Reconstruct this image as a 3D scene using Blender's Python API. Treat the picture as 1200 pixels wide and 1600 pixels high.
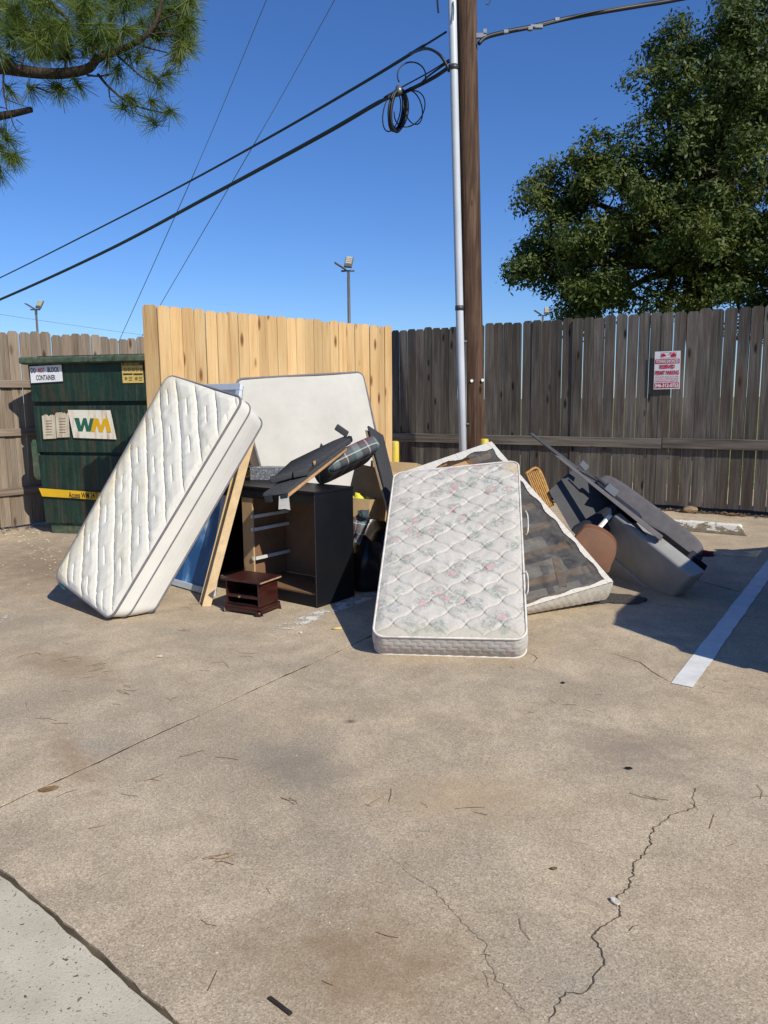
import bpy, bmesh, math, random
import numpy as np
from mathutils import Vector, Matrix

R = math.radians
random.seed(7)
rng = np.random.default_rng(7)
scn = bpy.context.scene
for o in list(bpy.data.objects):
    bpy.data.objects.remove(o)
C = scn.collection

# ------------------------------------------------------------------ camera
CAM_H, PITCH, ROLL, FPX = 1.65, R(8.4), R(0.5), 1200.0
fw = Vector((0, math.cos(PITCH), -math.sin(PITCH)))
r0 = Vector((1, 0, 0)); u0 = r0.cross(fw)
rt = r0 * math.cos(ROLL) - u0 * math.sin(ROLL)
up = r0 * math.sin(ROLL) + u0 * math.cos(ROLL)
cam = bpy.data.objects.new('camera', bpy.data.cameras.new('camera'))
cam.data.sensor_fit = 'VERTICAL'; cam.data.sensor_height = 24.0
cam.data.lens = FPX / 1600 * 24.0
cam.data.clip_start = 0.05; cam.data.clip_end = 3000
m = Matrix((rt, up, -fw)).transposed().to_4x4(); m.translation = (0, 0, CAM_H)
cam.matrix_world = m
C.objects.link(cam); scn.camera = cam

# ------------------------------------------------------------------ world, sun, exposure
SUN_EL, SUN_AZ = R(38.5), R(38.5)          # azimuth measured from -Y towards +X
w = bpy.data.worlds.new('World'); scn.world = w; w.use_nodes = True
nt = w.node_tree; nt.nodes.clear()
sky = nt.nodes.new('ShaderNodeTexSky'); sky.sky_type = 'NISHITA'; sky.sun_disc = False
sky.sun_elevation = SUN_EL; sky.sun_rotation = math.pi - SUN_AZ
sky.altitude = 10; sky.air_density = 1.0; sky.dust_density = 0.2; sky.ozone_density = 4.0
bg = nt.nodes.new('ShaderNodeBackground'); bg.inputs[1].default_value = 0.095
wo = nt.nodes.new('ShaderNodeOutputWorld')
hs = nt.nodes.new('ShaderNodeHueSaturation'); hs.inputs['Saturation'].default_value = 1.12
nt.links.new(sky.outputs[0], hs.inputs['Color']); tn = nt.nodes.new('ShaderNodeMix'); tn.data_type = 'RGBA'; tn.blend_type = 'MULTIPLY'; tn.inputs[0].default_value = 1.0; tn.inputs[7].default_value = (0.82, 1.0, 1.36, 1)
nt.links.new(hs.outputs[0], tn.inputs[6]); nt.links.new(tn.outputs[2], bg.inputs[0]); nt.links.new(bg.outputs[0], wo.inputs[0])
sd = bpy.data.lights.new('sun', 'SUN'); sd.energy = 5.0; sd.angle = R(0.55); sd.color = (1.0, 0.94, 0.82)
sun = bpy.data.objects.new('sun', sd); C.objects.link(sun)
tosun = Vector((math.sin(SUN_AZ) * math.cos(SUN_EL), -math.cos(SUN_AZ) * math.cos(SUN_EL), math.sin(SUN_EL)))
sun.rotation_euler = tosun.to_track_quat('Z', 'Y').to_euler(); sun.location = tosun * 40
scn.view_settings.view_transform = 'Standard'; scn.view_settings.look = 'None'
scn.view_settings.gamma = 1.0; scn.view_settings.exposure = 0.0
scn.view_settings.use_curve_mapping = False

# ------------------------------------------------------------------ measuring helpers: real distances read off the photograph
CAMP = Vector((0, 0, CAM_H))
def ray(px, py):
    return fw + rt * ((px - 600) / FPX) - up * ((py - 800) / FPX)
def at(px, py, Y):
    d = ray(px, py); return CAMP + d * (Y / d.y)
def gnd(px, py, z=0.0):
    d = ray(px, py); return CAMP + d * ((z - CAM_H) / d.z)
def onpl(px, py, p0, n):
    d = ray(px, py); return CAMP + d * ((Vector(p0) - CAMP).dot(n) / d.dot(n))

# ------------------------------------------------------------------ mesh helpers
class MB:
    def __init__(s): s.v = []; s.f = []; s.uv = []; s.mi = []
    def add(s, vs, fs, uv=None, mi=0):
        k = len(s.v); s.v += [tuple(p) for p in vs]
        s.uv += list(uv) if uv is not None else [(0, 0)] * len(vs)
        s.f += [tuple(i + k for i in f) for f in fs]; s.mi += [mi] * len(fs)
        return s
    def box(s, c, size, rot=None, mi=0):
        c = Vector(c); hx, hy, hz = [q / 2 for q in size]
        vs = [Vector((x, y, z)) for x in (-hx, hx) for y in (-hy, hy) for z in (-hz, hz)]
        if rot is not None: vs = [rot @ p for p in vs]
        return s.add([c + p for p in vs], [(0, 1, 3, 2), (4, 6, 7, 5), (0, 4, 5, 1), (2, 3, 7, 6), (0, 2, 6, 4), (1, 5, 7, 3)], mi=mi)
    def tube(s, pts, rad, n=8, cap=True, mi=0):
        pts = [Vector(p) for p in pts]; rads = rad if isinstance(rad, (list, tuple)) else [rad] * len(pts)
        vs = []; fs = []; prev = None
        for i, p in enumerate(pts):
            t = (pts[min(i + 1, len(pts) - 1)] - pts[max(i - 1, 0)])
            t = t.normalized() if t.length > 1e-9 else Vector((0, 0, 1))
            if prev is None:
                a = t.orthogonal().normalized()
            else:
                a = prev - t * prev.dot(t); a = a.normalized() if a.length > 1e-6 else t.orthogonal().normalized()
            prev = a; b = t.cross(a)
            for k in range(n):
                q = 2 * math.pi * k / n; vs.append(p + (a * math.cos(q) + b * math.sin(q)) * rads[i])
        for i in range(len(pts) - 1):
            for k in range(n):
                fs.append((i * n + k, i * n + (k + 1) % n, (i + 1) * n + (k + 1) % n, (i + 1) * n + k))
        if cap:
            fs.append(tuple(range(n - 1, -1, -1))); fs.append(tuple((len(pts) - 1) * n + k for k in range(n)))
        return s.add(vs, fs, mi=mi)
    def prism(s, outline, d, mi=0):
        """closed outline (3D points) extruded by vector d"""
        o = [Vector(p) for p in outline]; d = Vector(d); n = len(o)
        vs = o + [p + d for p in o]
        fs = [tuple(range(n - 1, -1, -1)), tuple(range(n, 2 * n))] + [(i, (i + 1) % n, n + (i + 1) % n, n + i) for i in range(n)]
        return s.add(vs, fs, mi=mi)
    def mesh(s, name, smooth=False):
        me = bpy.data.meshes.new(name); me.from_pydata(s.v, [], s.f)
        ul = me.uv_layers.new(name='UVMap')
        idx = np.zeros(len(me.loops), dtype=np.int32); me.loops.foreach_get('vertex_index', idx)
        uv = np.array(s.uv, dtype=np.float32)[idx]; ul.data.foreach_set('uv', uv.ravel())
        if smooth: me.polygons.foreach_set('use_smooth', [True] * len(me.polygons))
        if any(s.mi): me.polygons.foreach_set('material_index', s.mi)
        me.update(); return me

def fixn(me):
    b = bmesh.new(); b.from_mesh(me); bmesh.ops.recalc_face_normals(b, faces=b.faces); b.to_mesh(me); b.free()

def obj(name, mb, mat, parent=None, smooth=False, bevel=0.0, seg=2, subsurf=0):
    """link ONE mesh object; geometry is given in world space and kept there under its parent"""
    me = mb if isinstance(mb, bpy.types.Mesh) else mb.mesh(name, smooth)
    if bevel > 0:
        b = bmesh.new(); b.from_mesh(me)
        bmesh.ops.remove_doubles(b, verts=b.verts, dist=1e-5)
        bmesh.ops.recalc_face_normals(b, faces=b.faces)
        es = [e for e in b.edges if len(e.link_faces) == 2 and e.calc_face_angle(0) > 0.6]
        bmesh.ops.bevel(b, geom=es, offset=bevel, segments=seg, affect='EDGES', profile=0.5, clamp_overlap=True)
        b.to_mesh(me); b.free()
        if seg > 2: me.polygons.foreach_set('use_smooth', [True] * len(me.polygons))
    elif not isinstance(mb, bpy.types.Mesh) and not smooth:
        fixn(me)
    for mm in (mat if isinstance(mat, (list, tuple)) else [mat]): me.materials.append(mm)
    o = bpy.data.objects.new(name, me); C.objects.link(o)
    if subsurf:
        md = o.modifiers.new('sub', 'SUBSURF'); md.levels = subsurf; md.render_levels = subsurf
    if parent is not None:
        o.parent = parent
        off = Vector((0, 0, 0)); q = parent
        while q is not None: off += q.location; q = q.parent
        o.location = -off
    return o

def tag(o, label=None, cat=None, group=None, kind=None):
    if label: o['label'] = label
    if cat: o['category'] = cat
    if group: o['group'] = group
    if kind: o['kind'] = kind
    return o

def thing(name, label, cat, loc, group=None):
    o = bpy.data.objects.new(name, None); o.empty_display_size = 0.1; C.objects.link(o)
    o.location = loc; return tag(o, label, cat, group)

def slab(p0, p1, p2, p3, d):
    """box-like solid: quad p0..p3 extruded by d"""
    return MB().prism([p0, p1, p2, p3], d)

def nrm(a, b, c):
    return (Vector(b) - Vector(a)).cross(Vector(c) - Vector(a)).normalized()

# ------------------------------------------------------------------ materials
class NT:
    def __init__(s, name, rough=0.7, spec=0.3):
        s.m = bpy.data.materials.new(name); s.m.use_nodes = True; s.t = s.m.node_tree
        s.b = s.t.nodes['Principled BSDF']; s.out = s.t.nodes['Material Output']
        s.b.inputs['Roughness'].default_value = rough; s.b.inputs['Specular IOR Level'].default_value = spec
        s._tc = None
    def n(s, typ, **kw):
        nd = s.t.nodes.new('ShaderNode' + typ)
        for k, v in kw.items(): setattr(nd, k, v)
        return nd
    def l(s, a, b): s.t.links.new(a, b)
    def tc(s, kind='Object'):
        if s._tc is None: s._tc = s.n('TexCoord')
        return s._tc.outputs[kind]
    def map(s, v, scale=(1, 1, 1), loc=(0, 0, 0), rot=(0, 0, 0)):
        nd = s.n('Mapping'); nd.inputs['Scale'].default_value = scale; nd.inputs['Location'].default_value = loc
        nd.inputs['Rotation'].default_value = rot; s.l(v, nd.inputs[0]); return nd.outputs[0]
    def rnd(s, v, k=53.0):
        oi = s.n('ObjectInfo'); mu = s.math('MULTIPLY', oi.outputs['Random'], k)
        ad = s.n('VectorMath', operation='ADD'); s.l(v, ad.inputs[0]); s.l(mu, ad.inputs[1]); return ad.outputs[0]
    def orand(s): return s.n('ObjectInfo').outputs['Random']
    def math(s, op, a, b=0.0, clamp=False):
        nd = s.n('Math', operation=op, use_clamp=clamp)
        for i, q in enumerate((a, b)):
            if isinstance(q, (int, float)): nd.inputs[i].default_value = q
            else: s.l(q, nd.inputs[i])
        return nd.outputs[0]
    def noise(s, v, scale=5, detail=4, rough=0.55, dist=0.0, dim='3D'):
        nd = s.n('TexNoise'); nd.noise_dimensions = dim
        nd.inputs['Scale'].default_value = scale; nd.inputs['Detail'].default_value = detail
        nd.inputs['Roughness'].default_value = rough; nd.inputs['Distortion'].default_value = dist
        s.l(v, nd.inputs['Vector']); return nd.outputs[0]
    def vor(s, v, scale=5, feat='F1', out='Distance', rand=1.0):
        nd = s.n('TexVoronoi', feature=feat); nd.inputs['Scale'].default_value = scale
        nd.inputs['Randomness'].default_value = rand; s.l(v, nd.inputs['Vector']); return nd.outputs[out]
    def ramp(s, f, stops, interp='LINEAR'):
        nd = s.n('ValToRGB'); cr = nd.color_ramp; cr.interpolation = interp
        while len(cr.elements) < len(stops): cr.elements.new(0.5)
        for e, (p, c) in zip(cr.elements, stops):
            e.position = p; e.color = tuple(c) + (1,) if not isinstance(c, (int, float)) else (c, c, c, 1)
        s.l(f, nd.inputs[0]); return nd.outputs[0]
    def mix(s, fac, a, b, mode='MIX'):
        nd = s.n('Mix', data_type='RGBA', blend_type=mode, clamp_factor=True)
        for i, q in ((0, fac), (6, a), (7, b)):
            if isinstance(q, (int, float)): nd.inputs[i].default_value = q
            elif isinstance(q, (tuple, list)): nd.inputs[i].default_value = tuple(q) + (1,)
            else: s.l(q, nd.inputs[i])
        return nd.outputs[2]
    def bump(s, hgt, strength=0.3, dist=0.01, prev=None):
        nd = s.n('Bump'); nd.inputs['Strength'].default_value = strength; nd.inputs['Distance'].default_value = dist
        s.l(hgt, nd.inputs['Height'])
        if prev is not None: s.l(prev, nd.inputs['Normal'])
        s.l(nd.outputs[0], s.b.inputs['Normal']); return nd.outputs[0]
    def col(s, c):
        if isinstance(c, (tuple, list)): s.b.inputs['Base Color'].default_value = tuple(c) + (1,)
        else: s.l(c, s.b.inputs['Base Color'])
        return s
    def rough(s, c): s.l(c, s.b.inputs['Roughness'])

def plain(name, c, rough=0.6, spec=0.3, var=0.25, scale=6.0, metal=0.0, bump=0.0, bscale=200.0, coord='Object', dirt=None):
    t = NT(name, rough, spec); v = t.tc(coord)
    f = t.noise(v, scale, 5, 0.6)
    a = tuple(q * (1 - var) for q in c); b = tuple(min(1, q * (1 + var)) for q in c)
    cc = t.ramp(f, [(0.3, a), (0.7, b)])
    if dirt:
        cc = t.mix(t.ramp(t.noise(v, scale * 0.37, 6, 0.7), [(0.48, 0.0), (0.75, 0.75)]), cc, dirt)
    t.col(cc); t.b.inputs['Metallic'].default_value = metal
    if bump > 0: t.bump(t.noise(v, bscale, 3), bump, 0.002)
    return t.m

def wood_mat(name, cols, knot, streak=1.0, rv=0.35, rough=0.8, stain=None, hue=None, along=2, grain=34.0, knots=0.35):
    """boards whose long axis is local `along`; each board draws its own part of the grain"""
    t = NT(name, rough, 0.2); v = t.rnd(t.tc('Object'))
    sc = [grain, grain, grain]; sc[along] = 1.3
    big = [5.0] * 3; big[along] = 0.7
    wv = [9.0] * 3; wv[along] = 0.55
    fine = t.noise(t.map(v, sc), 1.0, 6, 0.65, 0.6)
    broad = t.noise(t.map(v, big), 1.0, 3, 0.5, 0.8)
    rings = t.n('TexWave', wave_type='BANDS', bands_direction='X' if along != 0 else 'Y')
    rings.inputs['Scale'].default_value = 2.2; rings.inputs['Distortion'].default_value = 7.0
    rings.inputs['Detail'].default_value = 2.5; rings.inputs['Detail Scale'].default_value = 0.8
    t.l(t.map(v, wv), rings.inputs[0])
    f = t.math('ADD', t.math('MULTIPLY', fine, 0.55 * streak), t.math('MULTIPLY', broad, 0.38))
    f = t.math('ADD', f, t.math('MULTIPLY', rings.outputs[1], 0.12))
    c = t.ramp(f, [(0.30, cols[0]), (0.52, cols[1]), (0.74, cols[2])])
    kv = [6.5] * 3; kv[along] = 2.1; kv[1 if along != 1 else 2] = 0.15
    mv = t.map(v, kv)
    kd = t.vor(mv, 1.0); kc = t.vor(mv, 1.0, out='Color')
    sep = t.n('SeparateColor'); t.l(kc, sep.inputs[0])
    has = t.math('LESS_THAN', sep.outputs[0], knots)
    kf = t.math('MULTIPLY', has, t.ramp(kd, [(0.05, 1.0), (0.12, 0.7), (0.19, 0.0)]))
    c = t.mix(kf, c, knot)
    br = t.math('ADD', t.math('MULTIPLY', t.orand(), rv), 1.0 - rv / 2)
    c = t.mul(c, br)
    if stain is not None:
        st = [4.0] * 3; st[along] = 0.8
        c = t.mix(t.ramp(t.noise(t.map(v, st), 1.0, 4, 0.7), [(0.5, 0.0), (0.72, 0.7)]), c, stain)
    t.col(c)
    t.bump(t.math('SUBTRACT', fine, t.math('MULTIPLY', kf, 0.6)), 0.5, 0.004)
    return t.m
def _mul(s, c, f):
    nd = s.n('VectorMath', operation='SCALE'); s.l(c, nd.inputs[0]); s.l(f, nd.inputs[3]); return nd.outputs[0]
NT.mul = _mul

M = {}
M['grey_wood_right'] = wood_mat('grey_wood_right', [(0.025, 0.021, 0.018), (0.105, 0.092, 0.078), (0.24, 0.215, 0.185)], (0.012, 0.009, 0.007), rv=0.6, stain=(0.085, 0.052, 0.033), knots=0.6)
M['grey_wood_left'] = wood_mat('grey_wood_left', [(0.075, 0.055, 0.040), (0.22, 0.175, 0.13), (0.35, 0.29, 0.23)], (0.05, 0.03, 0.018), rv=0.45, stain=(0.20, 0.13, 0.08), knots=0.6)
M['rail_wood'] = wood_mat('rail_wood', [(0.05, 0.042, 0.034), (0.15, 0.13, 0.105), (0.26, 0.23, 0.19)], (0.03, 0.02, 0.014), along=0, rv=0.3)
M['rail_wood_left'] = wood_mat('rail_wood_left', [(0.09, 0.065, 0.05), (0.22, 0.17, 0.13), (0.33, 0.27, 0.21)], (0.05, 0.03, 0.02), along=0, rv=0.3)
M['cedar'] = wood_mat('cedar', [(0.33, 0.175, 0.065), (0.54, 0.345, 0.155), (0.63, 0.455, 0.24)], (0.17, 0.07, 0.025), rv=0.36, grain=26.0, knots=0.8, streak=1.15)
M['lumber'] = wood_mat('lumber', [(0.40, 0.26, 0.13), (0.58, 0.41, 0.22), (0.66, 0.50, 0.30)], (0.25, 0.13, 0.06), rv=0.1, knots=0.2)
M['pole_wood'] = wood_mat('pole_wood', [(0.008, 0.004, 0.003), (0.052, 0.028, 0.017), (0.145, 0.088, 0.058)], (0.010, 0.007, 0.004), rv=0.0, grain=30.0, stain=(0.055, 0.030, 0.018), knots=0.3, streak=1.25)
M['slat_wood'] = wood_mat('slat_wood', [(0.26, 0.14, 0.06), (0.42, 0.25, 0.12), (0.5, 0.33, 0.17)], (0.2, 0.1, 0.04), along=0, rv=0.2)

def concrete(name, base, dark, warm, stains=()):
    t = NT(name, 0.9, 0.15); v = t.tc('Object')
    big = t.noise(v, 0.55, 6, 0.65, 0.5); mid = t.noise(v, 3.1, 7, 0.72, 0.3); grain = t.noise(v, 120, 5, 0.85); agg = t.vor(v, 210); aggc = t.vor(v, 210, out='Color')
    c = t.mix(t.ramp(big, [(0.38, 0.0), (0.62, 1.0)]), base, warm)
    c = t.mix(t.ramp(t.noise(t.map(v, loc=(11, 5, 0)), 0.9, 6, 0.7, 0.4), [(0.47, 0.0), (0.66, 0.75)]), c, (0.285, 0.25, 0.195))
    c = t.mix(t.ramp(mid, [(0.42, 0.0), (0.68, 0.95)]), c, dark)
    c = t.mix(t.ramp(t.noise(t.map(v, loc=(7, 3, 0)), 1.6, 8, 0.75, 0.6), [(0.52, 0.0), (0.66, 0.7)]), c, tuple(q * 0.66 for q in base))
    # drawn-out tyre and water marks along the stalls
    st = t.noise(t.map(v, (2.2, 0.4, 1), rot=(0, 0, R(33))), 1.0, 7, 0.68)
    c = t.mix(t.ramp(st, [(0.50, 0.0), (0.68, 0.5)]), c, tuple(q * 0.68 for q in base))
    # exposed sand and small stone: every grain its own tone
    sp = t.n('SeparateColor'); t.l(aggc, sp.inputs[0])
    c = t.mul(c, t.ramp(sp.outputs[0], [(0.0, 0.62), (0.35, 0.93), (0.75, 1.02), (1.0, 1.35)]))
    c = t.mix(t.ramp(grain, [(0.30, 0.8), (0.45, 0.0)]), c, tuple(q * 0.42 for q in dark))
    c = t.mix(t.ramp(grain, [(0.56, 0.0), (0.72, 0.6)]), c, tuple(min(1, q * 1.45) for q in base))
    c = t.mix(t.ramp(t.vor(v, 30), [(0.04, 0.7), (0.10, 0.0)]), c, tuple(q * 0.25 for q in dark))
    sn = t.math('MULTIPLY', t.math('SUBTRACT', t.noise(v, 6, 8, 0.78), 0.5), 2.6)
    for (x, y, rx, ry, rot, col, k) in stains:
        q = t.map(t.map(v, loc=(-x, -y, 0)), rot=(0, 0, rot)); q = t.map(q, (1 / rx, 1 / ry, 1))
        ln = t.n('VectorMath', operation='LENGTH'); t.l(q, ln.inputs[0])
        e = t.math('ADD', ln.outputs['Value'], sn)
        c = t.mix(t.ramp(e, [(0.15, k), (1.1, 0.0)]), c, col)
    t.col(c)
    t.bump(t.math('ADD', t.math('MULTIPLY', grain, 0.6), t.math('MULTIPLY', agg, 0.4)), 0.22, 0.003)
    return t.m

# ================================================================== THE SETTING
M['concrete'] = concrete('concrete', (0.56, 0.458, 0.325), (0.37, 0.293, 0.203), (0.49, 0.382, 0.255), [
    (-0.42, 3.30, 0.42, 0.22, 0.5, (0.20, 0.17, 0.135), 0.5), (1.15, 3.42, 0.34, 0.30, 0.2, (0.21, 0.175, 0.14), 0.5),
    (-0.1, 2.05, 0.5, 0.35, 0.3, (0.26, 0.175, 0.095), 0.65), (-1.45, 3.35, 0.5, 0.12, 1.0, (0.26, 0.165, 0.09), 0.5),
    (-0.18, 3.77, 0.05, 0.035, 0.0, (0.10, 0.08, 0.06), 0.9), (-2.05, 4.7, 0.55, 0.22, 0.6, (0.27, 0.175, 0.10), 0.5),
    (-3.4, 7.6, 1.9, 1.0, 0.7, (0.22, 0.155, 0.105), 0.7), (0.35, 3.0, 0.5, 0.3, 0.1, (0.45, 0.32, 0.18), 0.4)])
M['pale_concrete'] = None
t = NT('pale_concrete', 0.9, 0.2); v = t.tc('Object')
c = t.ramp(t.noise(v, 3.0, 6, 0.65), [(0.35, (0.45, 0.40, 0.295)), (0.65, (0.59, 0.53, 0.405))])
c = t.mix(t.ramp(t.noise(v, 120, 4, 0.7), [(0.30, 0.6), (0.46, 0.0)]), c, (0.25, 0.23, 0.19))
nc = t.n('TexNoise'); nc.inputs['Scale'].default_value = 26; nc.inputs['Detail'].default_value = 4; t.l(v, nc.inputs['Vector'])
sc_ = t.n('VectorMath', operation='SCALE'); t.l(nc.outputs['Color'], sc_.inputs[0]); sc_.inputs[3].default_value = 0.05
dv = t.n('VectorMath', operation='ADD'); t.l(v, dv.inputs[0]); t.l(sc_.outputs[0], dv.inputs[1]); dv = dv.outputs[0]
pits = None
for (scl, frac, rad) in ((21, 0.34, 0.26), (46, 0.5, 0.25), (95, 0.55, 0.27)):
    pd = t.vor(dv, scl); pc = t.vor(dv, scl, out='Color'); sp = t.n('SeparateColor'); t.l(pc, sp.inputs[0])
    lim = t.math('MULTIPLY', sp.outputs[2], rad * 1.25)
    pit = t.math('MULTIPLY', t.math('LESS_THAN', sp.outputs[0], frac), t.math('LESS_THAN', pd, lim))
    c = t.mix(pit, c, t.ramp(sp.outputs[1], [(0.0, (0.10, 0.075, 0.05)), (0.4, (0.22, 0.17, 0.115)), (0.8, (0.36, 0.27, 0.17)), (1.0, (0.55, 0.50, 0.42))]))
    pits = pit if pits is None else t.math('MAXIMUM', pits, pit)
t.col(c); bb = t.bump(t.noise(v, 130, 4), 0.4, 0.004); t.bump(t.math('SUBTRACT', 1.0, pits), 0.7, 0.006, bb)
M['pale_concrete'] = t.m
M['soil'] = plain('soil', (0.085, 0.06, 0.04), 0.95, 0.1, 0.5, 22, bump=0.8, bscale=90)
t = NT('grass_ground', 0.95, 0.1); v = t.tc('Object')
t.col(t.ramp(t.noise(v, 1.3, 6, 0.7), [(0.35, (0.10, 0.15, 0.035)), (0.55, (0.19, 0.21, 0.07)), (0.7, (0.34, 0.30, 0.20))]))
M['grass_ground'] = t.m
M['joint'] = plain('joint', (0.085, 0.066, 0.043), 0.95, 0.1, 0.6, 6)
M['crack'] = plain('crack', (0.11, 0.083, 0.056), 0.95, 0.1, 0.5, 30)
M['crack_light'] = plain('crack_light', (0.22, 0.17, 0.115), 0.95, 0.1, 0.4, 30)

AX = Vector((0.5525, 0.8335, 0)).normalized(); BX = Vector((AX.y, -AX.x, 0))
def lot(a, b, z=0.0): return AX * a + BX * b + Vector((0, 0, z))

g = MB(); S = 900
g.add([(-S, -S, -0.05), (S, -S, -0.05), (S, S, -0.05), (-S, S, -0.05)], [(0, 1, 2, 3)])
tag(obj('ground', g, M['grass_ground']), kind='structure')

lotroot = bpy.data.objects.new('parking_lot', None); C.objects.link(lotroot); tag(lotroot, kind='structure')
EDGE = lambda p: (p[0] + (0.036 - 0.1115 * (p[1] + 2.52) + 0.004 * math.sin(p[1] * 5.0) if 1.2 < p[0] < 1.4 else 0.0), p[1])
def slabpiece(a0, a1, b0, b1, mat, jit=0.006, curve=None):
    pts = []
    def run(p, q):
        L = math.hypot(q[0] - p[0], q[1] - p[1]); n = max(2, int(L / 0.05))
        off = 0
        for i in range(n):
            k = i / n; off = 0.75 * off + random.uniform(-jit, jit)
            d = ((q[1] - p[1]) / L, -(q[0] - p[0]) / L)
            pts.append((p[0] + (q[0] - p[0]) * k + d[0] * (0.0025 + abs(off)), p[1] + (q[1] - p[1]) * k + d[1] * (0.0025 + abs(off))))
    cs = [(a0, b0), (a1, b0), (a1, b1), (a0, b1)]
    # outline ordered so that d points inwards
    cs = cs[::-1]
    for i in range(4): run(cs[i], cs[(i + 1) % 4])
    if curve: pts = [curve(p) for p in pts]
    mb = MB().prism([lot(a, b, -0.12) for a, b in pts], (0, 0, 0.12))
    o = obj('concrete_slab', mb, mat, lotroot); return o
JA = -2.962
slabpiece(1.30, 6.2, JA, 2.3, M['concrete'], curve=EDGE)
slabpiece(6.2, 15.0, JA, 2.3, M['concrete'], jit=0.001)
slabpiece(1.30, 7.3, -7.6, JA, M['concrete'], curve=EDGE)
slabpiece(7.3, 15.0, -7.6, JA, M['concrete'], jit=0.001)
slabpiece(1.30, 15.0, -13.0, -7.6, M['concrete'], curve=EDGE)
slabpiece(1.30, 15.0, 2.3, 9.0, M['concrete'], curve=EDGE)
slabpiece(-6.0, 1.295, -12.0, -1.2, M['pale_concrete'], jit=0.007, curve=EDGE)
slabpiece(-6.0, 1.295, -1.2, 9.0, M['pale_concrete'], jit=0.007, curve=EDGE)
# dirt packed in the joints
jd = MB()
def ribbon(mb, pts, w, z, jit=0.0):
    pts = [Vector(p) for p in pts]; vs = []; fs = []
    for i, p in enumerate(pts):
        tdir = (pts[min(i + 1, len(pts) - 1)] - pts[max(i - 1, 0)]).normalized(); nn = Vector((-tdir.y, tdir.x, 0))
        ww = (w[i] if isinstance(w, list) else w) * (1 + random.uniform(-jit, jit)); ww = max(ww, 0.0005)
        vs += [Vector((p.x, p.y, z)) + nn * ww / 2, Vector((p.x, p.y, z)) - nn * ww / 2]
    for i in range(len(pts) - 1): fs.append((2 * i, 2 * i + 1, 2 * i + 3, 2 * i + 2))
    mb.add(vs, fs)
def wander(p, q, n, amp):
    p = Vector(p); q = Vector(q); d = (q - p); nn = Vector((-d.y, d.x, 0)).normalized(); o = 0; out = []
    for i in range(n + 1):
        o = 0.8 * o + random.uniform(-amp, amp); k = i / n
        out.append(p + d * k + nn * o * min(1, 6 * k, 6 * (1 - k)))
    return out
ribbon(jd, [lot(1.2 + i * 0.1, JA) for i in range(139)], 0.05, -0.004)
ribbon(jd, [lot(*EDGE((1.293, -8 + i * 0.1))) for i in range(120)], 0.10, -0.008)
obj('joint_dirt', jd, M['joint'], lotroot)

def fracture(name, pxs, w, mat, sub=7, amp=0.006, z=0.0025):
    pts = []
    g3 = [gnd(*p) for p in pxs]
    for i in range(len(g3) - 1): pts += wander(g3[i], g3[i + 1], sub, amp)[:-1]
    pts.append(g3[-1]); n = len(pts)
    ws = [w * (0.35 + 0.65 * math.sin(math.pi * min(1, max(0.02, i / (n - 1)))) ** 0.5) * random.uniform(0.4, 1.3) for i in range(n)]
    mb = MB(); ribbon(mb, pts, ws, z); o = obj(name, mb, mat, lotroot); return o
fracture('crack', [(1087, 1232), (1086, 1262), (1040, 1282), (1018, 1302), (1012, 1325), (990, 1352), (986, 1380), (966, 1410), (956, 1440), (925, 1465), (945, 1500), (922, 1545), (875, 1560), (858, 1600)], 0.0052, M['crack'], 11, 0.008)
fracture('crack', [(610, 1340), (680, 1390), (712, 1430), (762, 1478), (775, 1525), (800, 1560), (830, 1600)], 0.0022, M['crack_light'], 12, 0.008)
fracture('crack', [(958, 1022), (1000, 1035), (1025, 1053), (1048, 1066)], 0.0045, M['crack'])
fracture('crack', [(1082, 1068), (1110, 1080), (1150, 1085)], 0.0022, M['crack_light'])
fracture('crack', [(825, 1020), (840, 1030), (832, 1036)], 0.004, M['crack'])
fracture('crack', [(1010, 893), (1090, 908), (1160, 926), (1200, 930)], 0.010, M['crack'])

# painted stall lines -----------------------------------------------
def paint(name, c, wear, thresh):
    t = NT(name, 0.7, 0.25); v = t.tc('Object')
    t.col(t.ramp(t.noise(v, 7, 5, 0.65), [(0.3, tuple(q * 0.8 for q in c)), (0.65, c)]))
    f = t.math('ADD', t.math('MULTIPLY', t.noise(v, wear, 7, 0.72), 0.75), t.math('MULTIPLY', t.noise(v, wear * 7, 4, 0.7), 0.25))
    tr = t.n('BsdfTransparent'); mx = t.n('MixShader')
    t.l(t.ramp(f, [(thresh - 0.015, 0.0), (thresh + 0.015, 1.0)]), mx.inputs[0])
    t.l(tr.outputs[0], mx.inputs[1]); t.l(t.b.outputs[0], mx.inputs[2]); t.l(mx.outputs[0], t.out.inputs[0])
    return t.m
M['line_paint'] = paint('line_paint', (0.74, 0.74, 0.70), 9, 0.345)
M['worn_paint'] = paint('worn_paint', (0.72, 0.70, 0.64), 8, 0.50)
M['worn_paint_thin'] = paint('worn_paint_thin', (0.70, 0.68, 0.60), 6, 0.575)
def stripe(name, pl, pr, mat, label, n=40, j=0.004):
    mb = MB(); a0, a1 = pl; b0, b1 = pr; vs = []; fs = []
    for i in range(n + 1):
        k = i / n
        vs += [a0.lerp(a1, k) + BX * random.uniform(-j, j), b0.lerp(b1, k) + BX * random.uniform(-j, j)]
    for i in range(n): fs.append((2 * i, 2 * i + 1, 2 * i + 3, 2 * i + 2))
    mb.add([Vector((q.x, q.y, 0.004)) for q in vs], fs)
    o = obj(name, mb, mat, lotroot); o['label'] = label; return o
l0 = gnd(1048, 1068); l1 = gnd(1083, 1075)
stripe('painted_line', (l0, l0 + AX * 5.2), (l1, l1 + AX * 5.2), M['line_paint'], 'white painted stall line crossing the car shadow')
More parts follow.
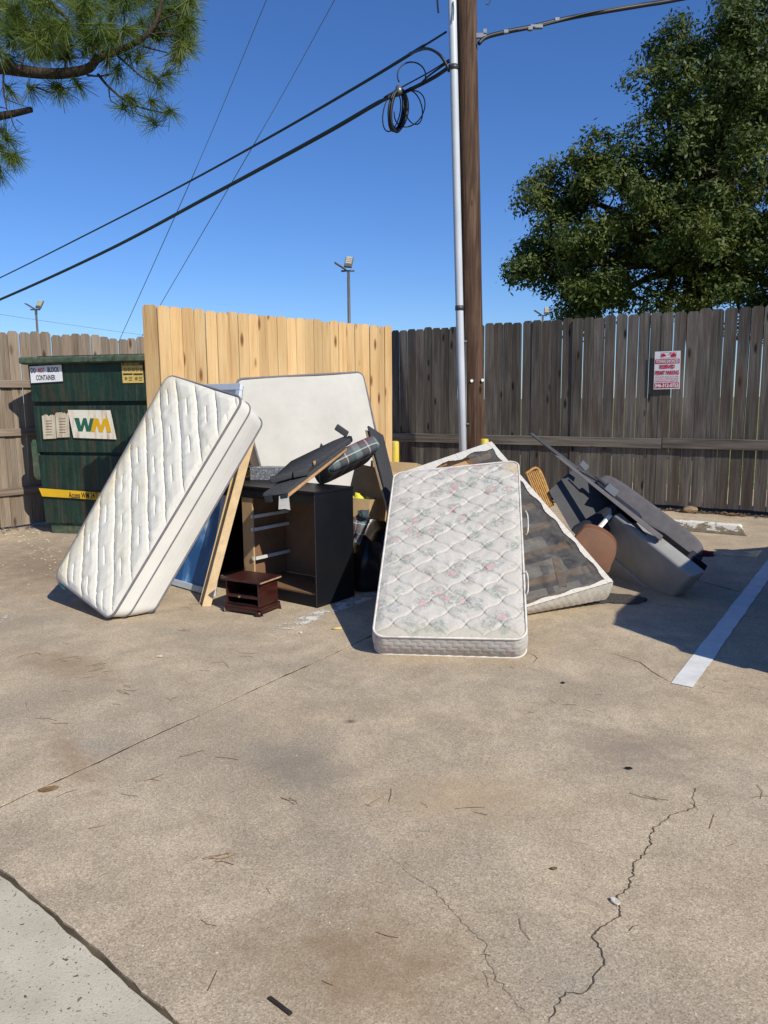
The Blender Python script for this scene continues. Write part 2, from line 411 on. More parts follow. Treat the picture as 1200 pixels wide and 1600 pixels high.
q0 = gnd(438, 977); q1 = gnd(470, 979)
stripe('painted_line', (q0 - AX * 0.1, q0 + AX * 2.2), (q1 - AX * 0.1, q1 + AX * 2.2), M['worn_paint'], 'worn white stall line running under the dresser')
for (a, b, wd) in (((-30, 952), (84, 905), 0.10), ((-30, 985), (84, 930), 0.13)):
    p, q = gnd(*a), gnd(*b); nn = (q - p).normalized(); nn = Vector((-nn.y, nn.x, 0)) * wd / 2
    stripe('painted_line', (p + nn, q + nn), (p - nn, q - nn), M['worn_paint_thin'], 'flaked remains of a white line beside the quilted mattress')

# ================================================================== FENCES
def picket_mesh(name, w, h, th=0.016, ear=0.028, lean=0.0, cup=0.0):
    a = w / 2
    out = [(-a, 0), (a, 0), (a + lean, h - ear * 1.15), (a + lean - ear, h), (-a + lean + ear, h), (-a + lean, h - ear * 1.15)]
    mb = MB().prism([Vector((x, -th / 2, z)) for x, z in out], (0, th, 0))
    me = mb.mesh(name); fixn(me); return me
def fence(name, label, p0, d, n, pitch, gap, top, z0, mat, rmat, rails, nsign, jit=0.012, group=None, ear=0.028, rail_gap=0.0):
    d = Vector(d).normalized(); p0 = Vector(p0); rz = math.atan2(d.y, d.x)
    nn = Vector((d.y, -d.x, 0)) * nsign
    root = thing(name, label, 'fence', p0)
    meshes = [picket_mesh('picket', pitch - gap * k, top - z0 + dz, lean=ln, ear=ear) for k, dz, ln in
              ((0.6, 0.0, 0.0), (1.0, -jit, 0.004), (1.5, jit * 0.6, -0.004), (0.8, -jit * 0.5, 0.002), (1.2, jit, 0.0), (1.8, -jit * 0.3, -0.003))]
    for me in meshes: me.materials.append(mat)
    for i in range(n):
        o = bpy.data.objects.new('picket', random.choice(meshes)); C.objects.link(o); o.parent = root
        o.location = d * ((i + 0.5) * pitch + random.uniform(-0.002, 0.002)) + nn * random.uniform(-0.004, 0.004) + Vector((0, 0, z0 + random.uniform(-0.006, 0.006)))
        o.rotation_euler = (random.uniform(-0.003, 0.003), random.uniform(-0.003, 0.003), rz + random.uniform(-0.02, 0.02) + (math.pi if random.random() < 0.5 else 0))
    for (s0, s1, zb, hh, dd, lift) in rails:
        L = s1 - s0; me = MB().box((0, 0, 0), (L - 0.004, dd, hh)).mesh('rail'); 
        b = bmesh.new(); b.from_mesh(me); bmesh.ops.recalc_face_normals(b, faces=b.faces)
        bmesh.ops.bevel(b, geom=list(b.edges), offset=0.004, segments=1, affect='EDGES'); b.to_mesh(me); b.free()
        me.materials.append(rmat)
        o = bpy.data.objects.new('rail', me); C.objects.link(o); o.parent = root
        o.location = d * ((s0 + s1) / 2) + nn * (0.009 + dd / 2 + lift) + Vector((0, 0, zb + hh / 2)); o.rotation_euler = (0, 0, rz)
    return root
RD = Vector((-0.829, 0.559, 0)).normalized()
RP0 = Vector((5.25, 10.38, 0)) - RD * 3.6
nR = 66
sj = (onpl(1036, 690, RP0, Vector((RD.y, -RD.x, 0))) - RP0).dot(RD)
fence('weathered_fence', 'tall dark grey weathered picket fence behind the utility pole with the towing sign', RP0, RD, nR, 0.165, 0.008, 2.83, 0.075,
      M['grey_wood_right'], M['rail_wood'], [(0.0, sj, 0.905, 0.145, 0.040, 0.004), (sj, sj + 4.9, 0.895, 0.145, 0.038, 0.0), (sj + 4.9, nR * 0.165, 0.89, 0.145, 0.038, 0.0)], -1)
LD = Vector((0.669, 0.743, 0)).normalized()
LP0 = Vector((-4.86, 10.02, 0)) - LD * 1.6
nL = 53
fence('weathered_fence', 'pale brown weathered picket fence with three rails behind the green dumpster', LP0, LD, nL, 0.14, 0.004, 2.55, 0.03,
      M['grey_wood_left'], M['rail_wood_left'], [(0, 7.4, zz, 0.095, 0.04, 0) for zz in (0.44, 1.21, 1.83)], 1, jit=0.02)
CP0 = Vector((-2.205, 7.73, 0))
cf = fence('cedar_fence_panel', 'new honey coloured cedar picket panel standing beside the dumpster', CP0, LD, 25, 0.1385, 0.0055, 2.575, 0.05,
      M['cedar'], M['cedar'], [(0.02, 3.42, zz, 0.09, 0.04, -0.018 - 0.04 - 0.018) for zz in (0.35, 1.25, 2.2)], 1, jit=0.008, ear=0.022)
eb = picket_mesh('picket', 0.142, 2.53, ear=0.022); eb.materials.append(M['cedar'])
o = bpy.data.objects.new('picket', eb); C.objects.link(o); o.parent = cf
o.location = Vector((-0.078, 0.012, 0.05)); o.rotation_euler = (0, 0, math.atan2(-0.10, 1.0))
pm = MB().box((0, 0, 1.25), (0.09, 0.09, 2.5)).mesh('post'); fixn(pm); pm.materials.append(M['cedar'])
for s_ in (0.03, 1.72, 3.40):
    o = bpy.data.objects.new('post', pm); C.objects.link(o); o.parent = cf
    o.location = LD * s_ + Vector((-LD.y, LD.x, 0)) * 0.13 + Vector((0, 0, 0)); o.rotation_euler = (0, 0, math.atan2(LD.y, LD.x))

# litter and soil along the foot of the right fence
sm = MB(); RN = Vector((RD.y, -RD.x, 0)) * -1
pts = [RP0 + RD * s * 0.15 + RN * (0.10 + 0.04 * math.sin(s * 1.7) + random.uniform(-0.03, 0.03)) for s in range(58)]
for i in range(57):
    a, b = pts[i], pts[i + 1]; c0 = RP0 + RD * i * 0.15 - RN * 0.35; c1 = RP0 + RD * (i + 1) * 0.15 - RN * 0.35
    sm.add([a + Vector((0, 0, 0.004)), b + Vector((0, 0, 0.004)), c1 + Vector((0, 0, 0.03)), c0 + Vector((0, 0, 0.03))], [(0, 1, 2, 3)])
tag(obj('soil_strip', sm, M['soil']), kind='structure')
M['litter'] = plain('litter', (0.20, 0.135, 0.075), 0.9, 0.1, 0.6, 40)
lt = MB()
for i in range(900):
    s_ = random.uniform(0.5, 8.4); p = RP0 + RD * s_ + RN * abs(random.gauss(0.05, 0.09)) + Vector((0, 0, 0.012 + random.random() * 0.02))
    a = random.uniform(0, 6.28); L = random.uniform(0.012, 0.05); wd = L * random.uniform(0.2, 0.5)
    e = Vector((math.cos(a), math.sin(a), random.uniform(-0.3, 0.3))) * L; f_ = Vector((-math.sin(a), math.cos(a), random.uniform(-0.3, 0.3))) * wd
    lt.add([p - e, p - f_, p + e, p + f_ + Vector((0, 0, 0.006))], [(0, 1, 2), (0, 2, 3)])
for i in range(260):
    s_ = random.uniform(-0.2, 2.6); p = LP0 + LD * (s_ + 0.9) + Vector((LD.y, -LD.x, 0)) * abs(random.gauss(0.08, 0.12)) + Vector((0, 0, 0.01 + random.random() * 0.015))
    a = random.uniform(0, 6.28); L = random.uniform(0.01, 0.04); wd = L * random.uniform(0.2, 0.6)
    e = Vector((math.cos(a), math.sin(a), random.uniform(-0.3, 0.3))) * L; f_ = Vector((-math.sin(a), math.cos(a), random.uniform(-0.3, 0.3))) * wd
    lt.add([p - e, p - f_, p + e, p + f_], [(0, 1, 2), (0, 2, 3)])
tag(obj('leaf_litter', lt, M['litter']), 'brown leaf litter and chips along the fence foot', 'litter', kind='stuff')

def lump(name, c, r, mat, label, cat, sq=(1, 1, 0.6), seed=1, group=None, parent=None, noise=0.25):
    b = bmesh.new(); bmesh.ops.create_icosphere(b, subdivisions=3, radius=1.0); rr = random.Random(seed)
    from mathutils import noise as mn
    of = Vector((rr.random() * 50, rr.random() * 50, 0))
    for v_ in b.verts:
        k = 1 + noise * mn.noise(v_.co * 1.6 + of) + noise * 0.5 * mn.noise(v_.co * 4 + of)
        v_.co = Vector((v_.co.x * sq[0], v_.co.y * sq[1], max(v_.co.z, -0.75) * sq[2])) * k * r
        v_.co += Vector(c) + Vector((0, 0, 0.7 * sq[2] * r))
    me = bpy.data.meshes.new(name); b.to_mesh(me); b.free(); me.polygons.foreach_set('use_smooth', [True] * len(me.polygons))
    o = obj(name, me, mat, parent)
    if label: tag(o, label, cat, group)
    return o
M['rock'] = plain('rock', (0.26, 0.18, 0.11), 0.9, 0.2, 0.35, 30, bump=0.5, bscale=120)
lump('rock', gnd(1078, 801) + Vector((0, 0, 0.0)), 0.10, M['rock'], 'tan rock lying in the soil under the grey fence', 'rock', (1.1, 0.7, 0.55), 3)

# wheel stop -----------------------------------------------------------
M['chipped_paint'] = None
t = NT('chipped_paint', 0.85, 0.2); v = t.tc('Object')
f = t.math('ADD', t.math('MULTIPLY', t.noise(t.map(v, (1, 1, 2.2)), 7, 7, 0.72), 0.8), t.math('MULTIPLY', t.noise(v, 60, 4), 0.2))
s = t.n('SeparateXYZ'); t.l(v, s.inputs[0]); f = t.math('ADD', f, t.math('MULTIPLY', t.math('SUBTRACT', s.outputs[2], 0.085), 1.3))
t.col(t.mix(t.ramp(f, [(0.49, 0.0), (0.52, 1.0)]), t.ramp(t.noise(v, 25, 5, 0.7), [(0.3, (0.17, 0.145, 0.105)), (0.7, (0.30, 0.26, 0.19))]), (0.70, 0.68, 0.62))); t.bump(f, 0.5, 0.01); M['chipped_paint'] = t.m
wr = gnd(1168, 838); wd = RD
prof = [(-0.075, 0.0), (-0.07, 0.035), (-0.05, 0.115), (-0.035, 0.125), (0.035, 0.125), (0.05, 0.115), (0.07, 0.035), (0.075, 0.0)]
wn = Vector((RD.y, -RD.x, 0))
ws = MB().prism([wr + wn * (x + 0.075) + wd * (0.10 * (z / 0.125)) + Vector((0, 0, z)) for x, z in prof][::-1], wd * 1.75)
tag(obj('wheel_stop', ws, M['chipped_paint'], bevel=0.008), 'concrete wheel stop with flaking white paint before the grey fence', 'wheel stop')

# ================================================================== POLES AND WIRES
M['galv'] = plain('galv', (0.24, 0.25, 0.26), 0.4, 0.5, 0.15, 3, metal=0.6)
M['conduit'] = plain('conduit', (0.50, 0.53, 0.57), 0.45, 0.4, 0.08, 2.0)
M['black_cable'] = plain('black_cable', (0.016, 0.016, 0.02), 0.5, 0.4, 0.2, 8)
M['dark_steel'] = plain('dark_steel', (0.05, 0.048, 0.05), 0.45, 0.5, 0.2, 5)
M['white_plastic'] = plain('white_plastic', (0.75, 0.74, 0.70), 0.5, 0.4, 0.1, 5)
pb = Vector((1.462, 12.2, 0)); plean = Vector((-0.0285, -0.014, 1))
up_ = thing('utility_pole', 'brown wooden utility pole with a pale conduit strapped to its side', 'pole', pb)
mb = MB(); N = 26; rows = 120
from mathutils import noise as mnoise
vs = []; fs = []
for i in range(rows + 1):
    z = 10.5 * i / rows
    for k in range(N):
        a = 2 * math.pi * k / N; rr = 0.168 - 0.0016 * z
        q = Vector((math.cos(a) * 3.2, math.sin(a) * 3.2, z * 0.55))
        crack = mnoise.noise(Vector((math.cos(a) * 9, math.sin(a) * 9, z * 0.6)))
        rr += 0.006 * mnoise.noise(q) - 0.010 * max(0, crack - 0.28) * 2
        vs.append(pb + plean * z + Vector((math.cos(a) * rr, math.sin(a) * rr, 0)))
for i in range(rows):
    for k in range(N): fs.append((i * N + k, i * N + (k + 1) % N, (i + 1) * N + (k + 1) % N, (i + 1) * N + k))
mb.add(vs, fs)
obj('shaft', mb, M['pole_wood'], up_, smooth=True)
c0 = at(723.0, 700, 12.02); c1 = at(706.5, 0, 11.92); cdir = (c1 - c0) / (c1.z - c0.z)
cpt = lambda z: c0 + cdir * (z - c0.z)
obj('conduit', MB().tube([cpt(z) for z in (0.0, 2, 4, 6, 9.5)], 0.059, 16), M['conduit'], up_, smooth=True)
for z in (6.38, 3.0):
    q = cpt(z); obj('strap', MB().tube([q - Vector((0, 0, 0.035)), q + Vector((0, 0, 0.035))], 0.066, 16), M['dark_steel'], up_, smooth=True)
gw = [at(726.5 + (k > 3) * 1.5 + math.sin(k * 1.3) * 0.6, y, 12.05) for k, y in enumerate((440, 470, 500, 530, 560, 620, 680, 720))]
obj('ground_wire', MB().tube(gw, 0.008, 6), M['dark_steel'], up_)
gp = [at(726.8, 533, 12.06), at(728.5, 700, 12.06)]
obj('wire_guard', MB().tube([gp[0], gp[1], gp[1] + (gp[1] - gp[0]) * 0.5], 0.021, 8), M['dark_steel'], up_, smooth=True)
for px, py in ((724.5, 533), (728, 662)): 
    q = at(px + 2, py, 12.0); obj('clip', MB().box(q, (0.06, 0.03, 0.02)), M['galv'], up_)
for px, py in ((737, 595), (754, 594)):
    q = at(px, py, 12.02); obj('marker_button', MB().tube([q + Vector((0, 0.02, 0)), q - Vector((0, 0.02, 0))], 0.024, 8), M['white_plastic'], up_)
q = at(751, 56, 12.05); obj('cable_clamp', MB().box(q, (0.16, 0.05, 0.06)).box(q + Vector((0.06, 0, 0.05)), (0.05, 0.05, 0.07)), M['galv'], up_)
obj('cable_hook', MB().tube([at(797 / 4 + 560, 25 / 4, 11.9), at(815 / 4 + 560, 30 / 4, 11.9), at(828 / 4 + 560, -2, 11.9), at(760, -12, 12)], 0.009, 6), M['dark_steel'], up_)
obj('drip_loop', MB().tube([at(685, 20, 11.8), at(684, 10, 11.8), at(683, -5, 11.8), at(690, -40, 11.9), at(716, -60, 12.05)], 0.014, 6), M['black_cable'], up_)
obj('tag_wire', MB().tube([at(708, 2, 11.85), at(709, 16, 11.84), at(708, 32, 11.84)], 0.008, 5), M['dark_steel'], up_)

def bez(p, n=24):
    """smooth curve through points (Catmull-Rom)"""
    p = [Vector(q) for q in p]; P = [p[0] * 2 - p[1]] + p + [p[-1] * 2 - p[-2]]; out = []
    for i in range(1, len(P) - 2):
        for k in range(n):
            t_ = k / n; a, b, c_, d_ = P[i - 1], P[i], P[i + 1], P[i + 2]
            out.append(0.5 * ((2 * b) + (c_ - a) * t_ + (2 * a - 5 * b + 4 * c_ - d_) * t_ ** 2 + (3 * b - a - 3 * c_ + d_) * t_ ** 3))
    out.append(p[-1]); return out
def span(name, label, pts, rad, mat=None, n=12, sides=6):
    return tag(obj(name, MB().tube(bez(pts, n), rad, sides), mat or M['black_cable'], smooth=True), label, 'cable')
span('overhead_cable', 'upper thin black cable with a slack loop running left from the pole', [at(697, 50, 12.0), at(660, 73, 12.6), at(560, 134, 14.3), at(420, 215, 17.5), at(280, 292, 22), at(140, 364, 28), at(0, 434, 36), at(-140, 500, 48)], [0.016] * 12 + [0.026] * 73)
span('overhead_cable', 'black slack cable end curving from the upper cable into the pole', [at(640, 84, 12.9), at(665, 76, 12.3), at(685, 84, 12.0), at(697, 100, 11.95), at(702, 112, 11.95)], 0.022)
lowp = [at(703, 104, 11.95), at(676, 122, 12.3), at(632, 144, 12.9), at(592, 160, 13.6), at(500, 213, 15.4), at(330, 305, 20), at(160, 395, 27), at(0, 468, 36), at(-150, 530, 50)]
span('overhead_cable', 'thick black cable bundle sagging left from the pole under the coil', lowp, [0.030] * 36 + [0.036 + 0.0004 * i for i in range(61)])
span('overhead_cable', 'fine messenger wire meeting the conduit strap above the coil', [at(702, 93, 11.95), at(672, 112, 12.2), at(632, 134, 12.8), at(600, 152, 13.4)], 0.011)
span('overhead_cable', 'short black cable splice looping up to the conduit strap', [at(703, 96, 11.95), at(690, 104, 12.05), at(668, 120, 12.3), at(655, 132, 12.4), at(640, 138, 12.7)], 0.014)
rc = span('overhead_cable', 'twisted black cable bundle with clamps leaving the pole beside the tree', [at(748, 68, 12.0), at(760, 58, 12.05), at(790, 50, 12.1), at(830, 42, 12.2), at(900, 26, 12.4), at(1000, 9, 12.6), at(1060, -1, 12.8), at(1250, -38, 13.3)], 0.031)
span('overhead_cable', 'thin messenger wire stretched above the twisted right hand bundle', [at(751, 56, 12.05), at(790, 50, 12.1), at(845, 40, 12.2), at(920, 20, 12.4), at(1000, 6, 12.6), at(1060, -4, 12.8), at(1250, -42, 13.3)], 0.012)
for (px, py, Y) in ((790, 50, 12.08), (828, 45, 12.18), (838, 42, 12.2), (870, 31, 12.3)):
    q = at(px, py, Y); obj('cable_clamp', MB().box(q, (0.07 if px != 838 else 0.18, 0.06, 0.05)), M['galv'], rc, bevel=0.006)
# the coil of spare cable
coil = thing('cable_coil', 'coil of spare black cable tied below the bundle beside the pole', 'cable', at(625, 145, 12.75))
def loop(cx, cy, rx, ry, tilt, Y, rad, n=40, a0=0, a1=360, sk=0):
    pts = []
    for i in range(n + 1):
        a = R(a0 + (a1 - a0) * i / n); x = rx * math.cos(a); y = ry * math.sin(a)
        pts.append(at(cx + x * math.cos(tilt) - y * math.sin(tilt), cy + x * math.sin(tilt) + y * math.cos(tilt), Y + 0.12 * math.cos(a) + sk))
    obj('cable_loop', MB().tube(pts, rad, 6), M['black_cable'], coil, smooth=True)
for k in range(7):
    loop(621 + random.uniform(-2.5, 2.5), 172 + random.uniform(-2, 2), 13 + random.uniform(-3.0, 3.0), 33 + random.uniform(-3, 1), 0.12 + random.uniform(-.05, .05), 12.75 + k * 0.02, 0.020)
loop(612, 175, 13, 31, 0.2, 12.8, 0.010); loop(645, 168, 14, 27, -0.25, 12.8, 0.010)
loop(643, 118, 22, 21, 0.0, 12.7, 0.011, a0=150, a1=390); loop(640, 170, 22, 30, 0.5, 12.85, 0.010, a0=-120, a1=150)
obj('tie', MB().tube([at(623, 136, 12.75), at(624, 146, 12.7)], 0.05, 8), M['galv'], coil, smooth=True)

M['far_wire'] = plain('far_wire', (0.20, 0.21, 0.24), 0.6, 0.3, 0.1, 1)
span('distant_wire', 'thin straight grey wire slanting behind the cables toward the dumpster', [at(435, -45, 26), at(300, 278, 40), at(185, 535, 60)], [0.012] * 12 + [0.02] * 13, M['far_wire'])
span('distant_wire', 'thin straight grey wire slanting down behind the cedar panel', [at(545, -40, 26), at(400, 220, 38), at(225, 520, 60), at(218, 532, 62)], [0.012] * 12 + [0.02] * 25, M['far_wire'])
span('distant_wire', 'faint far wire low over the left fence', [at(-60, 482, 70), at(120, 509, 80), at(300, 534, 90)], 0.02, M['far_wire'])

M['bollard_yellow'] = plain('bollard_yellow', (0.62, 0.47, 0.06), 0.55, 0.4, 0.12, 6, dirt=(0.30, 0.22, 0.06))
def bollard(px, py, Y, label):
    p = at(px, py, Y); mb = MB(); r_ = 0.058
    mb.tube([(p.x, p.y, 0), (p.x, p.y, p.z - 0.02), (p.x, p.y, p.z - 0.006), (p.x, p.y, p.z)], [r_, r_, r_ * 0.86, r_ * 0.5], 20)
    tag(obj('bollard', mb, M['bollard_yellow'], smooth=True), label, 'bollard')
bollard(616.8, 689, 10.4, 'yellow steel bollard beside the end of the cedar panel')
bollard(757, 685.5, 10.7, 'yellow steel bollard in front of the utility pole foot')

M['lamp_grey'] = plain('lamp_grey', (0.10, 0.09, 0.085), 0.5, 0.4, 0.15, 4)
M['lamp_lens'] = plain('lamp_lens', (0.42, 0.40, 0.32), 0.35, 0.5, 0.15, 9)
def lightpole(px, py, Y, s, label, head=1):
    p = at(px, py, Y); root = thing('light_pole', label, 'light pole', (p.x, p.y, -0.05), 'parking lot light poles')
    obj('post', MB().tube([(p.x, p.y, -0.05), (p.x, p.y, p.z)], [0.07 * s, 0.055 * s], 10), M['lamp_grey'], root, smooth=True)
    obj('bracket', MB().box(p + Vector((0, 0, 0.06 * s)), (0.10 * s, 0.10 * s, 0.24 * s)).box(p + Vector((-0.02, 0, 0.2 * s)), (0.5 * s, 0.06 * s, 0.06 * s)), M['lamp_grey'], root)
    rm = Matrix.Rotation(R(-35), 3, 'X') @ Matrix.Rotation(R(8), 3, 'Y')
    hc = p + Vector((0.02 if head else 0.22, 0, 0.52 if head else 0.46)) * s
    hd = obj('lamp_head', MB().box(hc, (0.30 * s, 0.09 * s, 0.50 * s), rm), M['lamp_grey'], root, bevel=0.02 * s)
    for k in range(4): obj('lens', MB().box(hc + rm @ Vector((0, -0.05 * s, (-0.08 + 0.09 * k) * s)), (0.24 * s, 0.02 * s, 0.07 * s), rm), M['lamp_lens'], hd)
    rm2 = Matrix.Rotation(R(32), 3, 'Y')
    obj('lamp_head', MB().box(p + Vector((-0.30, 0, 0.38)) * s, (0.50 * s, 0.30 * s, 0.05 * s), rm2), M['lamp_grey'], root, bevel=0.015 * s)
lightpole(544.5, 432, 30, 1.0, 'tall twin head light pole rising behind the cedar panel')
lightpole(56.5, 490, 35, 0.85, 'twin head light pole behind the pale left fence', 0)
lightpole(848, 498.5, 42, 0.9, 'twin head light pole just topping the dark fence beside the tree', 0)

# ================================================================== DUMPSTER
M['green_steel'] = None
t = NT('green_steel', 0.5, 0.4); v = t.tc('Object')
c = t.ramp(t.noise(v, 3.5, 5, 0.6), [(0.3, (0.005, 0.022, 0.015)), (0.7, (0.009, 0.037, 0.024))])
drip = t.noise(t.map(v, (26, 26, 1.1)), 1.0, 6, 0.7)
c = t.mix(t.ramp(drip, [(0.50, 0.0), (0.70, 0.7)]), c, (0.07, 0.082, 0.056))
drip2 = t.noise(t.map(v, (9, 9, 0.5), loc=(3, 1, 2)), 1.0, 5, 0.7)
c = t.mix(t.ramp(drip2, [(0.50, 0.0), (0.64, 0.8)]), c, (0.05, 0.036, 0.018))
c = t.mix(t.ramp(t.noise(v, 45, 5, 0.75), [(0.66, 0.0), (0.70, 0.7)]), c, (0.20, 0.21, 0.17))
t.col(c); t.rough(t.ramp(drip, [(0.3, 0.42), (0.7, 0.75)])); t.bump(t.noise(v, 3.5, 3), 0.5, 0.06); M['green_steel'] = t.m
M['green_worn'] = plain('green_worn', (0.055, 0.085, 0.055), 0.7, 0.3, 0.5, 14, dirt=(0.16, 0.15, 0.10))
M['black_plastic'] = plain('black_plastic', (0.012, 0.012, 0.013), 0.45, 0.4, 0.3, 6)
DO = Vector((-4.27, 9.58, 0)); DX = Vector((0.972, -0.235, 0)).normalized(); DY = Vector((-DX.y, DX.x, 0)); DW = 1.93; DD = 0.98
def dpt(x, y, z): return DO + DX * x + DY * y + Vector((0, 0, z))
dump = thing('dumpster', 'tall dark green steel dumpster with a WM sticker beside the cedar panel', 'dumpster', DO)
def rings(mb, rs):
    vs = []; fs = []
    for (z, xl, xr, yf, yb) in rs: vs += [dpt(xl, yf, z), dpt(xr, yf, z), dpt(xr, yb, z), dpt(xl, yb, z)]
    for i in range(len(rs) - 1):
        for k in range(4): fs.append((4 * i + k, 4 * i + (k + 1) % 4, 4 * i + 4 + (k + 1) % 4, 4 * i + 4 + k))
    fs.append((3, 2, 1, 0)); n = 4 * len(rs) - 4; fs.append((n, n + 1, n + 2, n + 3)); return mb.add(vs, fs)
tl = lambda z: -0.075 * z / 2.1
obj('body', rings(MB(), [(0.14, 0.0, DW, 0.0, DD)] + [(z, tl(z), DW, yf, DD) for z, yf in
    ((0.985, 0.0), (0.99, 0.045), (1.025, 0.05), (1.03, -0.004), (1.595, -0.004), (1.60, 0.05), (1.645, 0.055), (1.65, -0.012), (2.095, -0.020))]), M['green_steel'], dump)
obj('skid_base', rings(MB(), [(0.0, 0.06, DW - 0.06, 0.035, DD - 0.03), (0.145, 0.05, DW - 0.05, 0.03, DD - 0.03)]), M['green_worn'], dump)
obj('rim', rings(MB(), [(2.097, tl(2.1) - 0.03, DW + 0.04, -0.075, DD + 0.03), (2.112, tl(2.1) - 0.055, DW + 0.06, -0.115, DD + 0.05), (2.17, tl(2.1) - 0.055, DW + 0.06, -0.115, DD + 0.05), (2.185, tl(2.1) - 0.045, DW + 0.05, -0.10, DD + 0.04)]), M['green_worn'], dump, bevel=0.008)
obj('lid', rings(MB(), [(2.187, 0.02, DW - 0.02, 0.02, DD), (2.20, 0.03, DW - 0.03, 0.03, DD)]), M['black_plastic'], dump)
obj('fork_pocket', rings(MB(), [(0.68, -0.10, -0.01, 0.02, 0.9), (0.72, -0.13, -0.02, 0.01, 0.9), (1.13, -0.14, -0.03, 0.01, 0.9), (1.18, -0.12, -0.03, 0.02, 0.9)]), M['green_worn'], dump)

def flat_text(name, s, c, ex, ez, width, height, mat, parent, bold=0.0, lift=0.002, slant=0.0):
    """printed lettering as a real flat mesh, stretched to width x height round centre c"""
    cu = bpy.data.curves.new('txt', 'FONT'); cu.body = s; cu.align_x = 'CENTER'; cu.offset = bold; cu.resolution_u = 3
    tmp = bpy.data.objects.new('txt', cu); C.objects.link(tmp)
    dg = bpy.context.evaluated_depsgraph_get(); me = bpy.data.meshes.new_from_object(tmp.evaluated_get(dg))
    bpy.data.objects.remove(tmp)
    co = np.zeros(len(me.vertices) * 3); me.vertices.foreach_get('co', co); co = co.reshape(-1, 3)
    mn, mx = co.min(0), co.max(0)
    x = (co[:, 0] - (mn[0] + mx[0]) / 2) / max(1e-6, mx[0] - mn[0]) * width; y = (co[:, 1] - (mn[1] + mx[1]) / 2) / max(1e-6, mx[1] - mn[1]) * height
    x = x + slant * y
    ex = Vector(ex); ez = Vector(ez); n = ex.cross(ez).normalized(); c = Vector(c) + n * lift
    W_ = np.array(c)[None] + x[:, None] * np.array(ex)[None] + y[:, None] * np.array(ez)[None]
    me.vertices.foreach_set('co', W_.ravel()); me.name = name; me.update()
    return obj(name, me, mat, parent)
ZV = Vector((0, 0, 1)); FN = -DY
FP0 = dpt(0, -0.024, 0)
def fpx(px, py, off=0.0): return onpl(px, py, FP0 + FN * off, FN)
def decal(name, pxs, mat, parent, off, th=0.002):
    return obj(name, MB().prism([fpx(x, y, off) for x, y in pxs], FN * th), mat, parent)
flatc = lambda n, c, r=0.55, v_=0.06, d=None: plain(n, c, r, 0.3, v_, 12, dirt=d)
M['sign_white'] = flatc('sign_white', (0.72, 0.73, 0.74))
M['sign_black'] = flatc('sign_black', (0.02, 0.02, 0.03)); M['sign_red'] = flatc('sign_red', (0.50, 0.02, 0.045))
M['bright_red'] = flatc('bright_red', (0.62, 0.03, 0.04))
M['sticker_yellow'] = flatc('sticker_yellow', (0.60, 0.45, 0.13), 0.5, 0.15); M['stripe_yellow'] = flatc('stripe_yellow', (0.66, 0.39, 0.015), 0.45, 0.1)
M['wm_green'] = flatc('wm_green', (0.02, 0.115, 0.07)); M['wm_gold'] = flatc('wm_gold', (0.62, 0.36, 0.012))
t = NT('stained_sticker', 0.6, 0.3); v = t.tc('Object')
st = t.noise(t.map(v, (16, 16, 1.4)), 1.0, 5, 0.7)
t.col(t.mix(t.ramp(st, [(0.50, 0.0), (0.68, 0.85)]), (0.70, 0.66, 0.56), (0.42, 0.20, 0.06))); M['stained_sticker'] = t.m
t = NT('torn_sticker', 0.7, 0.2); v = t.tc('Object')
st = t.noise(t.map(v, (14, 14, 2.5)), 1.0, 6, 0.75)
t.col(t.mix(t.ramp(st, [(0.46, 0.0), (0.68, 0.8)]), (0.56, 0.50, 0.38), (0.24, 0.16, 0.08))); M['torn_sticker'] = t.m

sg = decal('notice_plate', [(45, 571), (97, 568), (99.5, 597), (47.5, 600)], M['sign_black'], dump, 0.001)
decal('plate_face', [(46.3, 572.6), (96, 569.8), (98.3, 595.6), (48.7, 598.5)], M['sign_white'], sg, 0.004)
m_per = 9.55 / 1200
flat_text('lettering', 'DO', fpx(52.2, 579, 0.006), DX, ZV, 8.8 * m_per, 7.8 * m_per, M['sign_black'], sg, 0.02)
flat_text('lettering', 'NOT', fpx(64.6, 578.6, 0.006), DX, ZV, 11.5 * m_per, 7.8 * m_per, M['bright_red'], sg, 0.02)
flat_text('lettering', 'BLOCK', fpx(83.2, 577.6, 0.006), DX, ZV, 20 * m_per, 7.8 * m_per, M['sign_black'], sg, 0.02)
flat_text('lettering', 'CONTAINER', fpx(71.5, 590, 0.006), DX, ZV, 34 * m_per, 8 * m_per, M['sign_black'], sg, 0.02)
yl = decal('warning_label', [(189.5, 565.5), (222, 565), (225, 598), (192, 598.5)], M['sticker_yellow'], dump, 0.001)
M['label_brown'] = flatc('label_brown', (0.16, 0.045, 0.02))
decal('label_band', [(190.3, 566), (221.6, 565.6), (222, 570.6), (190.8, 571)], M['label_brown'], yl, 0.004)
flat_text('lettering', 'DO NOT PARK', fpx(206, 568.3, 0.006), DX, ZV, 26 * 9.2 / 1200, 3.2 * 9.2 / 1200, M['sticker_yellow'], yl, 0.02)
for k in range(5):
    q = fpx(195.5 + k * 6.3, 577.5, 0.004); mbk = MB(); ringp = [q + (DX * math.cos(a) + ZV * math.sin(a)) * 0.018 for a in np.linspace(0, 6.283, 13)]
    mbk.tube(ringp, 0.0028, 4, cap=False).tube([q - DX * 0.012 + ZV * 0.012, q + DX * 0.012 - ZV * 0.012], 0.0025, 4); obj('pictogram', mbk, M['label_brown'], yl)
